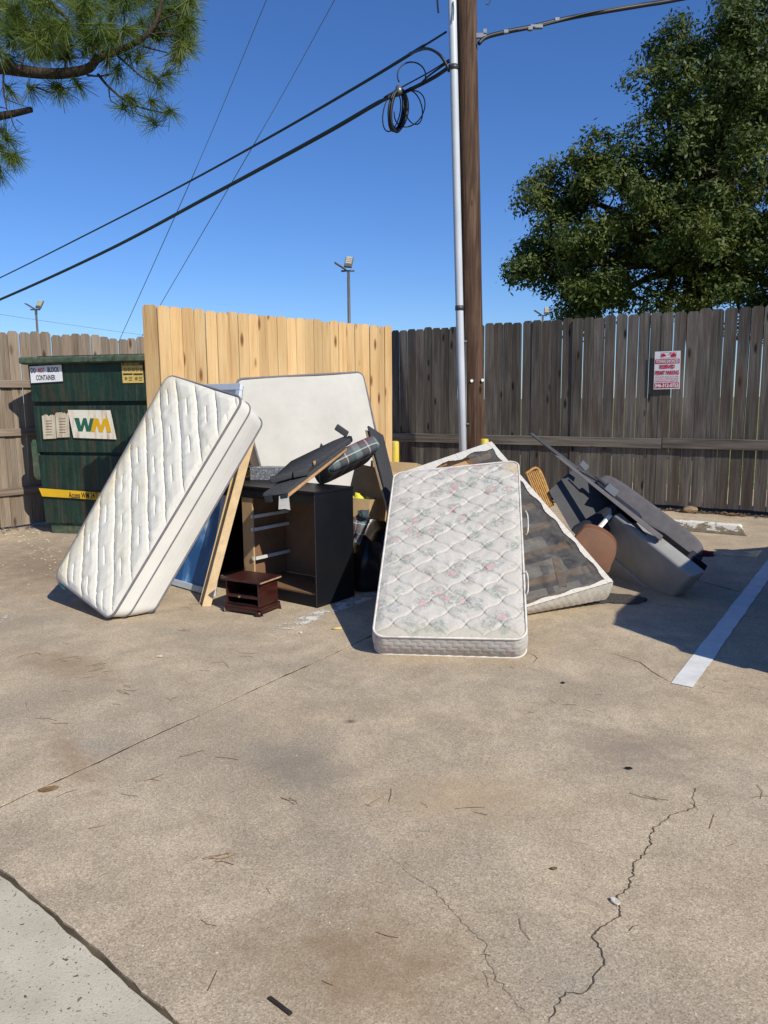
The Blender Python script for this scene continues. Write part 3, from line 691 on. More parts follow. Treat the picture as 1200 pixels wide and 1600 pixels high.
for k in range(2):
    x = 192.5 + k * 16; decal('label_band', [(x, 583.5), (x + 14.5, 583.3), (x + 14.6, 585.6), (x + .1, 585.8)], M['sign_black'], yl, 0.004)
    q = fpx(x + 4.5, 591.5, 0.004); obj('pictogram', MB().tube([q + (DX * math.cos(a) + ZV * math.sin(a)) * 0.017 for a in np.linspace(0, 6.283, 13)], 0.0028, 4, cap=False).box(q, (0.012, 0.004, 0.016)), M['label_brown'], yl)
    for j in range(3): decal('label_band', [(x + 8.5, 589 + j * 2.4), (x + 14, 588.9 + j * 2.4), (x + 14, 589.6 + j * 2.4), (x + 8.5, 589.7 + j * 2.4)], M['label_brown'], yl, 0.004)
wm = decal('company_sticker', [(106, 640.5), (172.5, 641), (182, 686.5), (115, 684)], M['stained_sticker'], dump, 0.001)
mp = 9.35 / 1200
decal('lettering', [(116, 653), (123.5, 653), (126.5, 666), (130, 653.3), (135, 653.3), (138.2, 666.5), (141, 653.5), (147.3, 653.6), (141.5, 674.3), (135, 674.2), (132.3, 663), (129.2, 674), (122.6, 673.8)], M['wm_green'], wm, 0.004)
decal('lettering', [(142, 674.4), (146.5, 653.6), (153.5, 653.7), (157.6, 665), (161.8, 653.9), (168.8, 654), (174, 675.3), (167.2, 675.1), (164.8, 663.5), (160.6, 675), (155, 674.9), (151.2, 663), (148.8, 674.6)], M['wm_gold'], wm, 0.0055)
for k, (x0, x1, y0, y1) in enumerate(((65.5, 86, 647.5, 685.5), (86.5, 107, 644, 683.5))):
    top = [(x1 - (x1 - x0) * i / 12, y0 + random.uniform(-1.0, 4.0)) for i in range(13)]
    ts = decal('torn_sticker', top + [(x0 + 2.5, y1 + 0.5), (x1 + 2.0, y1 - 0.5)], M['torn_sticker'], dump, 0.001 + 0.002 * k)
    for j in range(6):
        y = y0 + 10 + j * 4.3; decal('faded_line', [(x0 + 6, y), (x0 + 16, y - 0.3), (x0 + 16, y + 0.4), (x0 + 6, y + 0.7)], M['label_brown'], ts, 0.004 + 0.002 * k)
ys = decal('yellow_stripe', [(60.5, 762.5), (175, 771), (210, 773.5), (210, 788), (165, 782), (110, 778), (66, 775.5)], M['stripe_yellow'], dump, 0.001)
flat_text('lettering', 'Access WM 24/7', fpx(130.0, 773.8, 0.006), DX, ZV, 52 * mp, 9.5 * mp, M['sign_black'], ys, 0.006)

# ================================================================== MATTRESSES
def tri(c8, u, v_, w_):
    """trilinear inside 8 corners: order (u0v0w0,u1v0w0,u1v1w0,u0v1w0, same with w1)"""
    c8 = np.array([list(p) for p in c8]); u = u[..., None]; v_ = v_[..., None]; w_ = w_[..., None]
    a = (c8[0] * (1 - u) + c8[1] * u) * (1 - v_) + (c8[3] * (1 - u) + c8[2] * u) * v_
    b = (c8[4] * (1 - u) + c8[5] * u) * (1 - v_) + (c8[7] * (1 - u) + c8[6] * u) * v_
    return a * (1 - w_) + b * w_
def roundmap(x, y, a, b, r):
    dx = np.maximum(np.abs(x) - (a - r), 0); dy = np.maximum(np.abs(y) - (b - r), 0)
    mx = np.maximum(dx, dy); l = np.hypot(dx, dy) + 1e-12; k = np.where((dx > 0) & (dy > 0), mx / l, 1.0)
    return np.sign(x) * (np.minimum(np.abs(x), a - r) + dx * k), np.sign(y) * (np.minimum(np.abs(y), b - r) + dy * k)
def grid_mesh(P, uv=None):
    n, m_ = P.shape[:2]; mb = MB()
    idx = np.arange(n * m_).reshape(n, m_)
    f = np.stack([idx[:-1, :-1], idx[1:, :-1], idx[1:, 1:], idx[:-1, 1:]], -1).reshape(-1, 4)
    mb.add([tuple(p) for p in P.reshape(-1, 3)], [tuple(q) for q in f], uv=[tuple(q) for q in uv.reshape(-1, 2)] if uv is not None else None)
    return mb
def mattress(root, c8, W, L, T, quilt, qamp, mats, nu=110, nv=200, r=0.09, bulge=0.012, lv=10, pipes=((1.0, 0.008), (0.0, 0.008)), border_fn=None, back=True, pmat='piping', cushion=0.014, n1=60):
    a, b = W / 2, L / 2
    X, Y = np.meshgrid(np.linspace(-a, a, nu), np.linspace(-b, b, nv), indexing='ij')
    rx, ry = roundmap(X, Y, a, b, r)
    edge = np.minimum(np.minimum(a - np.abs(X), b - np.abs(Y)), 0.12) / 0.12
    prof = np.sqrt(np.clip(1 - (1 - edge) ** 2, 0, 1))
    z = T + cushion * prof - 0.004 + qamp * quilt(rx + a, ry + b) * np.clip(edge * 2.2, 0, 1)
    z = z + 0.006 * np.sin(rx * 5.3 + 1.1 * np.sin(ry * 3.1)) * np.sin(ry * 4.1 + 0.7) + 0.0022 * np.sin(rx * 37 + 4 * np.sin(ry * 11)) * np.sin(ry * 29 + 3 * np.sin(rx * 13)) * np.clip(edge * 2, 0, 1)
    P = tri(c8, rx / W + 0.5, ry / L + 0.5, z / T)
    obj('quilted_top', grid_mesh(P, np.stack([rx + a, ry + b], -1)), mats[0], root, smooth=True)
    # border round the sides
    per = []
    ang = lambda s: s
    for (x0, y0, x1, y1, n_) in ((-a, -b, a, -b, n1), (a, -b, a, b, 2 * n1), (a, b, -a, b, n1), (-a, b, -a, -b, 2 * n1)):
        for i in range(n_): per.append((x0 + (x1 - x0) * i / n_, y0 + (y1 - y0) * i / n_))
    per = np.array(per + [per[0]]); px_, py_ = roundmap(per[:, 0], per[:, 1], a, b, r)
    s = np.concatenate([[0], np.cumsum(np.hypot(np.diff(px_), np.diff(py_)))])
    nxv = np.gradient(py_, s + np.arange(len(s)) * 1e-9); nyv = -np.gradient(px_, s + np.arange(len(s)) * 1e-9)
    ln = np.hypot(nxv, nyv) + 1e-9; nxv /= ln; nyv /= ln
    hs = np.linspace(0, 1, lv * 4 + 1)
    S2, H2 = np.meshgrid(s, hs, indexing='ij')
    bl = bulge * np.sin(np.pi * H2) + (border_fn(S2, H2 * T) if border_fn else 0)
    bx = px_[:, None] + nxv[:, None] * bl; by = py_[:, None] + nyv[:, None] * bl
    P = tri(c8, bx / W + 0.5, by / L + 0.5, H2)
    obj('border', grid_mesh(P, np.stack([S2, H2 * T], -1)), mats[1], root, smooth=True)
    if back:
        X, Y = np.meshgrid(np.linspace(-a, a, 30), np.linspace(-b, b, 50), indexing='ij'); rx, ry = roundmap(X, Y, a, b, r)
        P = tri(c8, rx / W + 0.5, ry / L + 0.5, np.zeros_like(rx)); obj('underside', grid_mesh(P[:, ::-1], np.stack([rx, ry], -1)[:, ::-1]), mats[2], root, smooth=True)
    for (h_, rad) in pipes:
        off = 0.004 + bulge * math.sin(math.pi * h_)
        P = tri(c8, (px_ + nxv * off) / W + 0.5, (py_ + nyv * off) / L + 0.5, np.full_like(px_, h_))
        obj('piping', MB().tube([tuple(q) for q in P], rad, 6, cap=False), mats[3] if len(mats) > 3 else mats[1], root, smooth=True)

def fabric(name, colf, rough=0.85, weave=900, wb=0.15):
    t = NT(name, rough, 0.15); v = t.tc('UV'); c = colf(t, v); t.col(c)
    t.b.inputs['Sheen Weight'].default_value = 0.15
    t.bump(t.noise(v, weave, 2), wb, 0.001); return t.m
# --- white chevron-quilted mattress
def wcol(t, v):
    c = t.ramp(t.noise(v, 2.2, 5, 0.6), [(0.3, (0.60, 0.57, 0.485)), (0.65, (0.68, 0.65, 0.565))])
    # yellowed along the far long edge, marks of wear
    s = t.n('SeparateXYZ'); t.l(v, s.inputs[0])
    e = t.math('ADD', s.outputs[0], t.math('MULTIPLY', t.math('SUBTRACT', t.noise(v, 5, 5, 0.7), 0.5), 0.5))
    c = t.mix(t.ramp(e, [(0.0, 0.75), (0.22, 0.0)]), c, (0.50, 0.42, 0.25))
    return t.mix(t.ramp(t.noise(v, 3.2, 6, 0.75), [(0.54, 0.0), (0.70, 0.75)]), c, (0.52, 0.45, 0.31))
M['white_quilt'] = fabric('white_quilt', wcol)
t = NT('white_border', 0.8, 0.2); v = t.tc('UV'); s = t.n('SeparateXYZ'); t.l(v, s.inputs[0])
c = t.ramp(t.noise(v, 4, 5, 0.6), [(0.3, (0.60, 0.575, 0.52)), (0.7, (0.68, 0.655, 0.595))])
c = t.mix(t.ramp(t.noise(v, 6, 6, 0.8), [(0.66, 0.0), (0.75, 0.4)]), c, (0.45, 0.40, 0.33)); t.col(c); M['white_border'] = t.m
M['grey_piping'] = plain('grey_piping', (0.16, 0.155, 0.165), 0.7, 0.2, 0.15, 20)
def seam(d, w): return -np.exp(-(d / w) ** 2)
def fold(x, p): return np.abs((x / p + 0.5) % 1.0 - 0.5) * p
def chevron(u, v_):
    """parquet quilting: long diagonal channels, brick-bonded cross seams, a short bar in every tall cell"""
    p = (u + v_) / math.sqrt(2) + 0.004 * np.sin(v_ * 17); q = (v_ - u) / math.sqrt(2)
    P_, QP = 0.178, 0.39
    col = np.floor(p / P_); qq = (q + 0.5 * QP * (col % 2) + 0.006 * np.sin(p * 13)) % QP
    dl = fold(p, P_); lp = (p / P_) % 1.0
    puff = np.clip(dl / 0.05, 0, 1) ** 0.6
    h_ = 1.15 * puff + 0.6 * seam(dl, 0.007)
    for s_ in (0.0, 0.2, 0.295):
        d_ = np.minimum(np.abs(qq - s_), QP - np.abs(qq - s_)); h_ = h_ + 0.22 * seam(d_, 0.006) - 0.10 * np.exp(-(d_ / 0.03) ** 2)
    inbar = 1 / (1 + np.exp(-(qq - 0.018) / 0.004)) / (1 + np.exp((qq - 0.182) / 0.004))
    dm = np.abs(lp - 0.5) * P_
    h_ = h_ + inbar * (0.75 * seam(dm, 0.006) - 0.18 * np.exp(-(dm / 0.022) ** 2))
    return h_
wF = [at(85, 901, 6.12), at(172, 968, 5.60), at(380, 622, 6.10), at(262, 586, 6.64)]      # face: LL LR TR TL
wB = [wF[0] + Vector((0.13, 0.235, -0.14)), at(238, 961, 5.80), at(413, 657, 6.33), wF[3] + Vector((0.13, 0.235, -0.14))]
wB[1].z = max(wB[1].z, 0.004); wF[1].z = max(wF[1].z, 0.0)
wroot = thing('quilted_mattress', 'white zigzag quilted mattress with grey piping leaning in front of the dumpster', 'mattress', (wF[1].x, wF[1].y, 0))
def wborder(S2, H):
    return -0.0025 * np.abs(np.sin(H / 0.012 * math.pi)) * (H < 0.17)
mattress(wroot, [wB[0], wB[1], wB[2], wB[3], wF[0], wF[1], wF[2], wF[3]], 0.97, 1.9, 0.28, chevron, 0.013,
         (M['white_quilt'], M['white_border'], M['white_border'], M['grey_piping']), nu=230, nv=430, r=0.08, bulge=0.016, border_fn=wborder, pipes=((0.985, 0.009), (0.62, 0.006), (0.0, 0.008)))
M['teal_label'] = plain('teal_label', (0.12, 0.35, 0.42), 0.5, 0.3, 0.3, 60)
lbp = [at(x, y, 6.12) for x, y in ((89, 910), (93, 911), (102, 919), (100, 922))]
obj('brand_label', MB().prism(lbp, Vector((0.01, 0.03, -0.01))), M['teal_label'], wroot)

# --- floral mattress in front
def fcol(t, v):
    base = t.ramp(t.noise(v, 3, 4, 0.6), [(0.3, (0.49, 0.455, 0.40)), (0.7, (0.57, 0.535, 0.48))])
    wv = t.n('VectorMath', operation='ADD'); t.l(v, wv.inputs[0])
    nz = t.n('TexNoise'); nz.inputs['Scale'].default_value = 18; nz.inputs['Detail'].default_value = 3; t.l(v, nz.inputs['Vector'])
    sc = t.n('VectorMath', operation='SCALE'); t.l(nz.outputs['Color'], sc.inputs[0]); sc.inputs[3].default_value = 0.075; t.l(sc.outputs[0], wv.inputs[1])
    d1 = t.vor(wv.outputs[0], 7.4); c1 = t.vor(wv.outputs[0], 7.4, out='Color'); s1 = t.n('SeparateColor'); t.l(c1, s1.inputs[0])
    petal = t.noise(v, 55, 3, 0.6)
    # leaves in green-grey round the sprays
    lf = t.math('MULTIPLY', t.ramp(d1, [(0.18, 0.0), (0.26, 1.0), (0.42, 0.6), (0.50, 0.0)]), t.ramp(t.noise(v, 30, 3, 0.6, 1.5), [(0.43, 0.0), (0.52, 1.0)]))
    c = t.mix(t.math('MULTIPLY', lf, 0.8), base, (0.20, 0.255, 0.20))
    mv = t.math('MULTIPLY', t.ramp(d1, [(0.10, 0.0), (0.2, 1.0), (0.36, 0.0)]), t.ramp(t.noise(v, 24, 3, 0.6, 2.0), [(0.52, 0.0), (0.60, 1.0)]))
    c = t.mix(t.math('MULTIPLY', mv, 0.9), c, (0.33, 0.33, 0.42))
    rose = t.math('MULTIPLY', t.ramp(d1, [(0.06, 1.0), (0.20, 0.75), (0.27, 0.0)]), t.math('GREATER_THAN', s1.outputs[0], 0.2))
    c = t.mix(t.math('MULTIPLY', rose, t.ramp(petal, [(0.35, 0.2), (0.6, 0.8)])), c, (0.52, 0.24, 0.23))
    d2 = t.vor(wv.outputs[0], 7.7); c2 = t.vor(wv.outputs[0], 7.7, out='Color'); s2 = t.n('SeparateColor'); t.l(c2, s2.inputs[0])
    bud = t.math('MULTIPLY', t.ramp(d2, [(0.08, 1.0), (0.15, 0.0)]), t.math('GREATER_THAN', s2.outputs[0], 0.72))
    c = t.mix(t.math('MULTIPLY', bud, 0.8), c, (0.52, 0.20, 0.27))
    # fine scrollwork
    sw = t.noise(v, 16, 2, 0.5, 3.0); c = t.mix(t.ramp(sw, [(0.46, 0.0), (0.50, 0.6), (0.54, 0.0)]), c, (0.34, 0.33, 0.29))
    s = t.n('SeparateXYZ'); t.l(v, s.inputs[0])
    # grey stitch lines: seam shade painted in so both diagonals read
    for sg_ in (1.0, -1.0):
        ph = t.math('ADD', t.math('DIVIDE', s.outputs[0], 0.235), t.math('MULTIPLY', t.math('DIVIDE', s.outputs[1], 0.215), sg_)); ps = t.math('ADD', t.math('DIVIDE', s.outputs[0], 0.235), t.math('MULTIPLY', t.math('DIVIDE', s.outputs[1], 0.215), -sg_))
        ph = t.math('ADD', ph, t.math('MULTIPLY', t.math('SINE', t.math('MULTIPLY', ps, 6.2832)), 0.055))
        fr = t.math('ABSOLUTE', t.math('SUBTRACT', t.math('FRACT', t.math('ADD', ph, 0.5)), 0.5))
        c = t.mix(t.ramp(fr, [(0.0, 0.42), (0.035, 0.0)]), c, (0.33, 0.30, 0.255))
    # grime: yellow-brown at the head corner and along the foot
    e = t.math('ADD', s.outputs[1], t.math('MULTIPLY', t.math('SUBTRACT', t.noise(v, 7, 5, 0.7), 0.5), 0.25))
    c = t.mix(t.ramp(e, [(0.0, 0.5), (0.12, 0.0)]), c, (0.40, 0.36, 0.26))
    q = t.map(t.map(v, loc=(-0.93, -1.8, 0)), (4.5, 4.5, 1)); ln = t.n('VectorMath', operation='LENGTH'); t.l(q, ln.inputs[0])
    e = t.math('ADD', ln.outputs['Value'], t.math('MULTIPLY', t.noise(v, 9, 4), 0.9))
    return t.mix(t.ramp(e, [(0.35, 0.6), (1.0, 0.0)]), c, (0.52, 0.36, 0.16))
M['floral_quilt'] = fabric('floral_quilt', fcol)
def bcol(t, v):
    c = t.ramp(t.noise(v, 4, 5, 0.6), [(0.3, (0.42, 0.39, 0.355)), (0.7, (0.52, 0.49, 0.46))])
    c = t.mix(t.ramp(t.noise(v, 9, 4, 0.6), [(0.52, 0.0), (0.66, 0.6)]), c, (0.40, 0.43, 0.38))
    c = t.mix(t.ramp(t.noise(t.map(v, loc=(3, 1, 0)), 7, 4, 0.6), [(0.58, 0.0), (0.68, 0.5)]), c, (0.54, 0.34, 0.32))
    return t.mix(t.ramp(t.noise(v, 2.5, 6, 0.75), [(0.5, 0.0), (0.72, 0.7)]), c, (0.30, 0.25, 0.16))
M['floral_border'] = fabric('floral_border', bcol)
M['cream_piping'] = plain('cream_piping', (0.62, 0.58, 0.52), 0.8, 0.15, 0.2, 20)
def diamonds(u, v_):
    # wavy ogee quilting: two families of scalloped diagonals
    a_, b_ = 0.235, 0.215
    p = u / a_ + v_ / b_ + 0.055 * np.sin(2 * np.pi * (u / a_ - v_ / b_)); q = u / a_ - v_ / b_ + 0.055 * np.sin(2 * np.pi * (u / a_ + v_ / b_))
    dp = np.abs((p + 0.5) % 1.0 - 0.5) * 0.16; dq = np.abs((q + 0.5) % 1.0 - 0.5) * 0.16
    puff = (np.abs(np.sin(np.pi * p)) * np.abs(np.sin(np.pi * q))) ** 0.3
    return 1.0 * puff + 0.9 * seam(dp, 0.005) + 0.9 * seam(dq, 0.005)
fF = [at(583, 993, 4.745), at(822, 998, 4.635), at(809, 720, 6.29), at(617, 739, 6.42)]
fB = [Vector((-0.070, 4.835, 0.003)), Vector((0.899, 4.720, 0.003)), fF[2] + Vector((0.012, 0.09, -0.16)), fF[3] + Vector((0.012, 0.09, -0.16))]
froot = thing('floral_mattress', 'floral quilted mattress leaning with its foot on the concrete before the box spring', 'mattress', ((fB[0] + fB[1]) / 2))
def fborder(S2, H):
    p = S2 / 0.075 + H / 0.075; q = S2 / 0.075 - H / 0.075
    return 0.004 * (np.abs(np.sin(np.pi * (p + 0.2 * np.sin(2 * np.pi * q))))) ** 0.5 * (np.abs(np.sin(np.pi * q))) ** 0.4
mattress(froot, [fB[0], fB[1], fB[2], fB[3], fF[0], fF[1], fF[2], fF[3]], 0.97, 1.9, 0.18, diamonds, 0.0095,
         (M['floral_quilt'], M['floral_border'], M['floral_border'], M['cream_piping']), nu=200, nv=390, r=0.075, bulge=0.014, n1=260, border_fn=fborder, pipes=((0.985, 0.008), (0.0, 0.008)))
for (ya, yb, Y0) in ((798, 836, 5.62), (892, 930, 5.02)):
    obj('handle', MB().tube(bez([at(821, ya, Y0 + .1), at(824.5, ya + 8, Y0 + .1), at(825, yb - 8, Y0 - .05), at(822, yb, Y0 - .05)], 6), 0.005, 6), M['cream_piping'], froot, smooth=True)

# --- plain grey mattress against the cedar
def gcol(t, v):
    c = t.ramp(t.noise(v, 2.5, 6, 0.65), [(0.3, (0.445, 0.425, 0.375)), (0.7, (0.525, 0.505, 0.45))])
    c = t.mix(t.ramp(t.noise(v, 28, 5, 0.75), [(0.60, 0.0), (0.72, 0.35)]), c, (0.42, 0.40, 0.37))
    return t.mix(t.ramp(t.vor(v, 4.3), [(0.02, 0.8), (0.03, 0.0)]), c, (0.10, 0.08, 0.06))
M['grey_ticking'] = fabric('grey_ticking', gcol)
gF = [at(452, 884, 7.72), at(628, 850, 8.70), at(566, 582, 9.36), at(369, 593, 8.22)]
gn = nrm(gF[0], gF[1], gF[3]); gn = gn if gn.y > 0 else -gn
gB = [p + gn * 0.20 for p in gF]
groot = thing('plain_mattress', 'plain pale grey mattress with dark piping leaning against the cedar panel', 'mattress', (gF[0].x, gF[0].y, 0))
smoothf = lambda u, v_: 0.5 * np.sin(u * 3.1) * np.sin(v_ * 2.3 + 1) + 0.25 * np.sin(u * 9 + v_ * 5) * np.sin(v_ * 8)
mattress(groot, [gB[0], gB[1], gB[2], gB[3], gF[0], gF[1], gF[2], gF[3]], 1.55, 1.95, 0.20, smoothf, 0.008,
         (M['grey_ticking'], M['grey_ticking'], M['grey_ticking'], M['grey_piping']), nu=60, nv=70, r=0.07, bulge=0.01, pipes=((0.98, 0.014), (0.02, 0.014)), cushion=0.01)

# ================================================================== BOX SPRING
M['boxspring_fabric'] = fabric('boxspring_fabric', lambda t, v: t.mix(t.ramp(t.noise(v, 5, 6, 0.75), [(0.5, 0.0), (0.7, 0.7)]), t.ramp(t.noise(v, 12, 4, 0.6), [(0.35, (0.52, 0.49, 0.43)), (0.65, (0.62, 0.59, 0.53))]), (0.33, 0.30, 0.25)))
t = NT('dust_cover', 0.9, 0.1); v = t.tc('UV')
dn = t.noise(v, 7, 6, 0.7, 1.0)
t.col(t.ramp(dn, [(0.3, (0.05, 0.048, 0.047)), (0.7, (0.17, 0.165, 0.16))])); t.bump(t.noise(v, 9, 5, 0.6, 0.8), 0.6, 0.02)
tr = t.n('BsdfTransparent'); mx = t.n('MixShader'); t.l(t.ramp(t.noise(v, 5, 5, 0.65, 0.6), [(0.30, 0.48), (0.65, 0.78)]), mx.inputs[0])
t.l(tr.outputs[0], mx.inputs[1]); t.l(t.b.outputs[0], mx.inputs[2]); t.l(mx.outputs[0], t.out.inputs[0]); M['dust_cover'] = t.m
bA, bB, bC, bD = at(768, 690, 7.27), at(958, 909, 5.86), at(795, 957, 5.50), at(611, 744, 6.92)
off = Vector((0.0, 0.13, -0.14))
bs8 = [bC, bB, bA, bD]                                                     # u along foot, v towards the head, face
bk8 = [bC + Vector((0.0, 0.11, -0.09)), bB + Vector((-0.02, 0.10, -0.165)), bA + off, bD + off]
bk8[0].z = max(bk8[0].z, 0.006); bk8[1].z = max(bk8[1].z, 0.02)
brot = thing('box_spring', 'white box spring on its side with torn dark dust cover behind the floral mattress', 'box spring', ((bk8[0] + bk8[1]) / 2 * 1.0).to_2d().to_3d())
c8 = bk8 + bs8
def bsp(u, v_, w_): return Vector(tri(c8, np.array(float(u)), np.array(float(v_)), np.array(float(w_))))
def bsgrid(us, vs_, wfun, n=(40, 60)):
    U, V = np.meshgrid(np.linspace(*us, n[0]), np.linspace(*vs_, n[1]), indexing='ij'); return tri(c8, U, V, wfun(U, V)), np.stack([U * 0.97, V * 1.9], -1)
def side(name, f, n=80):
    S_, H_ = np.meshgrid(np.linspace(0, 1, n), np.linspace(0, 1, 14), indexing='ij'); U, V, o_ = f(S_)
    k = 0.010 * np.sin(np.pi * H_) + 0.004 * np.abs(np.sin(np.pi * (S_ * 16 + H_ * 2))) ** 0.5 * np.abs(np.sin(np.pi * (S_ * 16 - H_ * 2))) ** 0.5
    P = tri(c8, U + o_[0] * k, V + o_[1] * k / 1.9, H_); obj(name, grid_mesh(P, np.stack([S_ * 1.9, H_ * 0.18], -1)), M['boxspring_fabric'], brot, smooth=True)
side('side_panel', lambda s_: (s_, s_ * 0, (0, -1))); side('side_panel', lambda s_: (s_ * 0 + 1, s_, (1, 0)), 140)
side('side_panel', lambda s_: (1 - s_, s_ * 0 + 1, (0, 1))); side('side_panel', lambda s_: (s_ * 0, 1 - s_, (-1, 0)), 140)
P, uv_ = bsgrid((0, 1), (0, 1), lambda U, V: U * 0 + 0.02, (10, 10)); obj('top_cloth', grid_mesh(P, uv_), M['boxspring_fabric'], brot)
M['liner'] = plain('liner', (0.10, 0.09, 0.08), 0.9, 0.1, 0.3, 6)
for (u0, v0, u1, v1) in ((0.03, 0.0, 0.03, 1.0), (0.97, 0, 0.97, 1), (0, 0.015, 1, 0.015), (0, 0.985, 1, 0.985)):
    a_, b_ = bsp(u0, v0, 0.72), bsp(u1, v1, 0.72); d_ = (b_ - a_).normalized(); n_ = nrm(bC, bB, bD); s_ = d_.cross(n_)
    hw = 0.028; obj('frame_rail', MB().prism([a_ + s_ * hw, a_ - s_ * hw, b_ - s_ * hw, b_ + s_ * hw], n_ * (-0.03 if n_.y < 0 else 0.03) * -1), M['slat_wood'], brot)
for v0 in (0.13, 0.27, 0.41, 0.55, 0.69, 0.83, 0.93):
    a_, b_ = bsp(0.05, v0, 0.66), bsp(0.95, v0 + random.uniform(-.02, .02), 0.66); d_ = (b_ - a_).normalized(); n_ = nrm(bC, bB, bD); s_ = d_.cross(n_); hw = 0.034
    obj('slat', MB().prism([a_ + s_ * hw, a_ - s_ * hw, b_ - s_ * hw, b_ + s_ * hw], n_ * 0.018), M['slat_wood'], brot)
a_, b_ = bsp(0.60, 0.06, 0.72), bsp(0.74, 0.22, 0.76); d_ = (b_ - a_).normalized(); s_ = d_.cross(n_)
obj('loose_slat', MB().prism([a_ + s_ * .03, a_ - s_ * .03, b_ - s_ * .03, b_ + s_ * .03], n_ * 0.016), M['slat_wood'], brot)
# the torn cover: follows the face but is ripped open at the head end
nu_, nv_ = 70, 130
U, V = np.meshgrid(np.linspace(0.0, 1.0, nu_), np.linspace(0.0, 1.0, nv_), indexing='ij')
sag = np.sin(np.pi * U) * np.sin(np.pi * np.clip(V, 0, 1)); wr = 0.03 * np.sin(U * 31 + 3 * np.sin(V * 9)) * np.sin(V * 23 + U * 6)
P = tri(c8, U, V, 1.005 - 0.10 * sag + wr * sag)
keep = np.ones((nu_ - 1, nv_ - 1), bool)
for i in range(nu_ - 1):
    lim = 0.80 + 0.03 * math.sin(i * 0.9) + 0.02 * math.sin(i * 2.3)
    if i / nu_ < 0.70: keep[i, int(lim * nv_):] = False
idx = np.arange(nu_ * nv_).reshape(nu_, nv_); q = np.stack([idx[:-1, :-1], idx[1:, :-1], idx[1:, 1:], idx[:-1, 1:]], -1)[keep]
mb = MB(); mb.add([tuple(p) for p in P.reshape(-1, 3)], [tuple(k) for k in q], uv=[tuple(k) for k in (np.stack([U * .97, V * 1.9], -1)).reshape(-1, 2)])
obj('dust_cover', mb, M['dust_cover'], brot, smooth=True)
def hem(f, n=60, wd=0.05):
    mb = MB(); vs = []; fs = []
    for i in range(n + 1):
        (u, v_), (iu, iv) = f(i / n); k = wd * (1 + 0.25 * math.sin(i * 0.37) + 0.12 * random.random())
        vs += [bsp(u, v_, 1.012), bsp(u + iu * k, v_ + iv * k / 1.9, 1.03)]
    for i in range(n): fs.append((2 * i, 2 * i + 1, 2 * i + 3, 2 * i + 2))
    mb.add(vs, fs, uv=[(i * 0.03, 0) for i in range(len(vs))]); obj('fabric_hem', mb, M['boxspring_fabric'], brot, smooth=True)
hem(lambda s_: ((s_, 0.0), (0, 1)), wd=0.03); hem(lambda s_: ((1.0, s_), (-1, 0)), 120, 0.045); hem(lambda s_: ((s_, 1.0), (0, -1)), wd=0.075); hem(lambda s_: ((0.0, s_), (1, 0)), 120, 0.03)

# ================================================================== PICTURE, LUMBER, DRESSER, NIGHTSTAND
t = NT('cloud_print', 0.35, 0.4); v = t.tc('UV')
f = t.noise(t.map(v, (1.6, 1.0, 1)), 2.6, 5, 0.55, 0.6)
s = t.n('SeparateXYZ'); t.l(v, s.inputs[0])
f2 = t.math('ADD', f, t.math('MULTIPLY', t.math('SUBTRACT', s.outputs[1], 0.75), 0.22))
t.col(t.ramp(f2, [(0.36, (0.02, 0.09, 0.26)), (0.46, (0.07, 0.22, 0.50)), (0.55, (0.42, 0.58, 0.76)), (0.64, (0.74, 0.80, 0.86))])); M['cloud_print'] = t.m
M['frame_paint'] = plain('frame_paint', (0.52, 0.56, 0.60), 0.4, 0.4, 0.06, 4)
M['dark_panel'] = plain('dark_panel', (0.055, 0.058, 0.065), 0.6, 0.3, 0.2, 6)
pBR = gnd(337, 933); pBL = Vector((pBR.x - 0.66, pBR.y + 0.62, 0)); pTR = at(381, 600, 6.92); pTL = pTR + (pBL - pBR) * 1.0; 
pn = nrm(pBL, pBR, pTL); pn = pn if pn.y < 0 else -pn
proot = thing('framed_picture', 'tall blue and white cloud picture in a pale frame behind the white mattress', 'picture', pBR)
def pp(u, v_, o_=0): return pBL.lerp(pBR, u).lerp(pTL.lerp(pTR, u), v_) + pn * o_
fwd = 0.07
for (u0, v0, u1, v1) in ((0, 0, 1, 0.03), (0, 0.965, 1, 1), (0, 0.03, fwd, 0.965), (1 - fwd, 0.03, 1, 0.965)):
    obj('frame', slab(pp(u0, v0), pp(u1, v0), pp(u1, v1), pp(u0, v1), pn * 0.035), M['frame_paint'], proot, bevel=0.006)
mb = MB(); mb.add([pp(fwd - .01, 0.02, .012), pp(1 - fwd + .01, .02, .012), pp(1 - fwd + .01, .975, .012), pp(fwd - .01, .975, .012)], [(0, 1, 2, 3)], uv=[(0, 0), (0.8, 0), (0.8, 1.8), (0, 1.8)])
obj('print', mb, M['cloud_print'], proot)
obj('backing', slab(pp(.01, .01, .004), pp(.99, .01, .004), pp(.99, .99, .004), pp(.01, .99, .004), pn * -0.012), M['dark_panel'], proot)

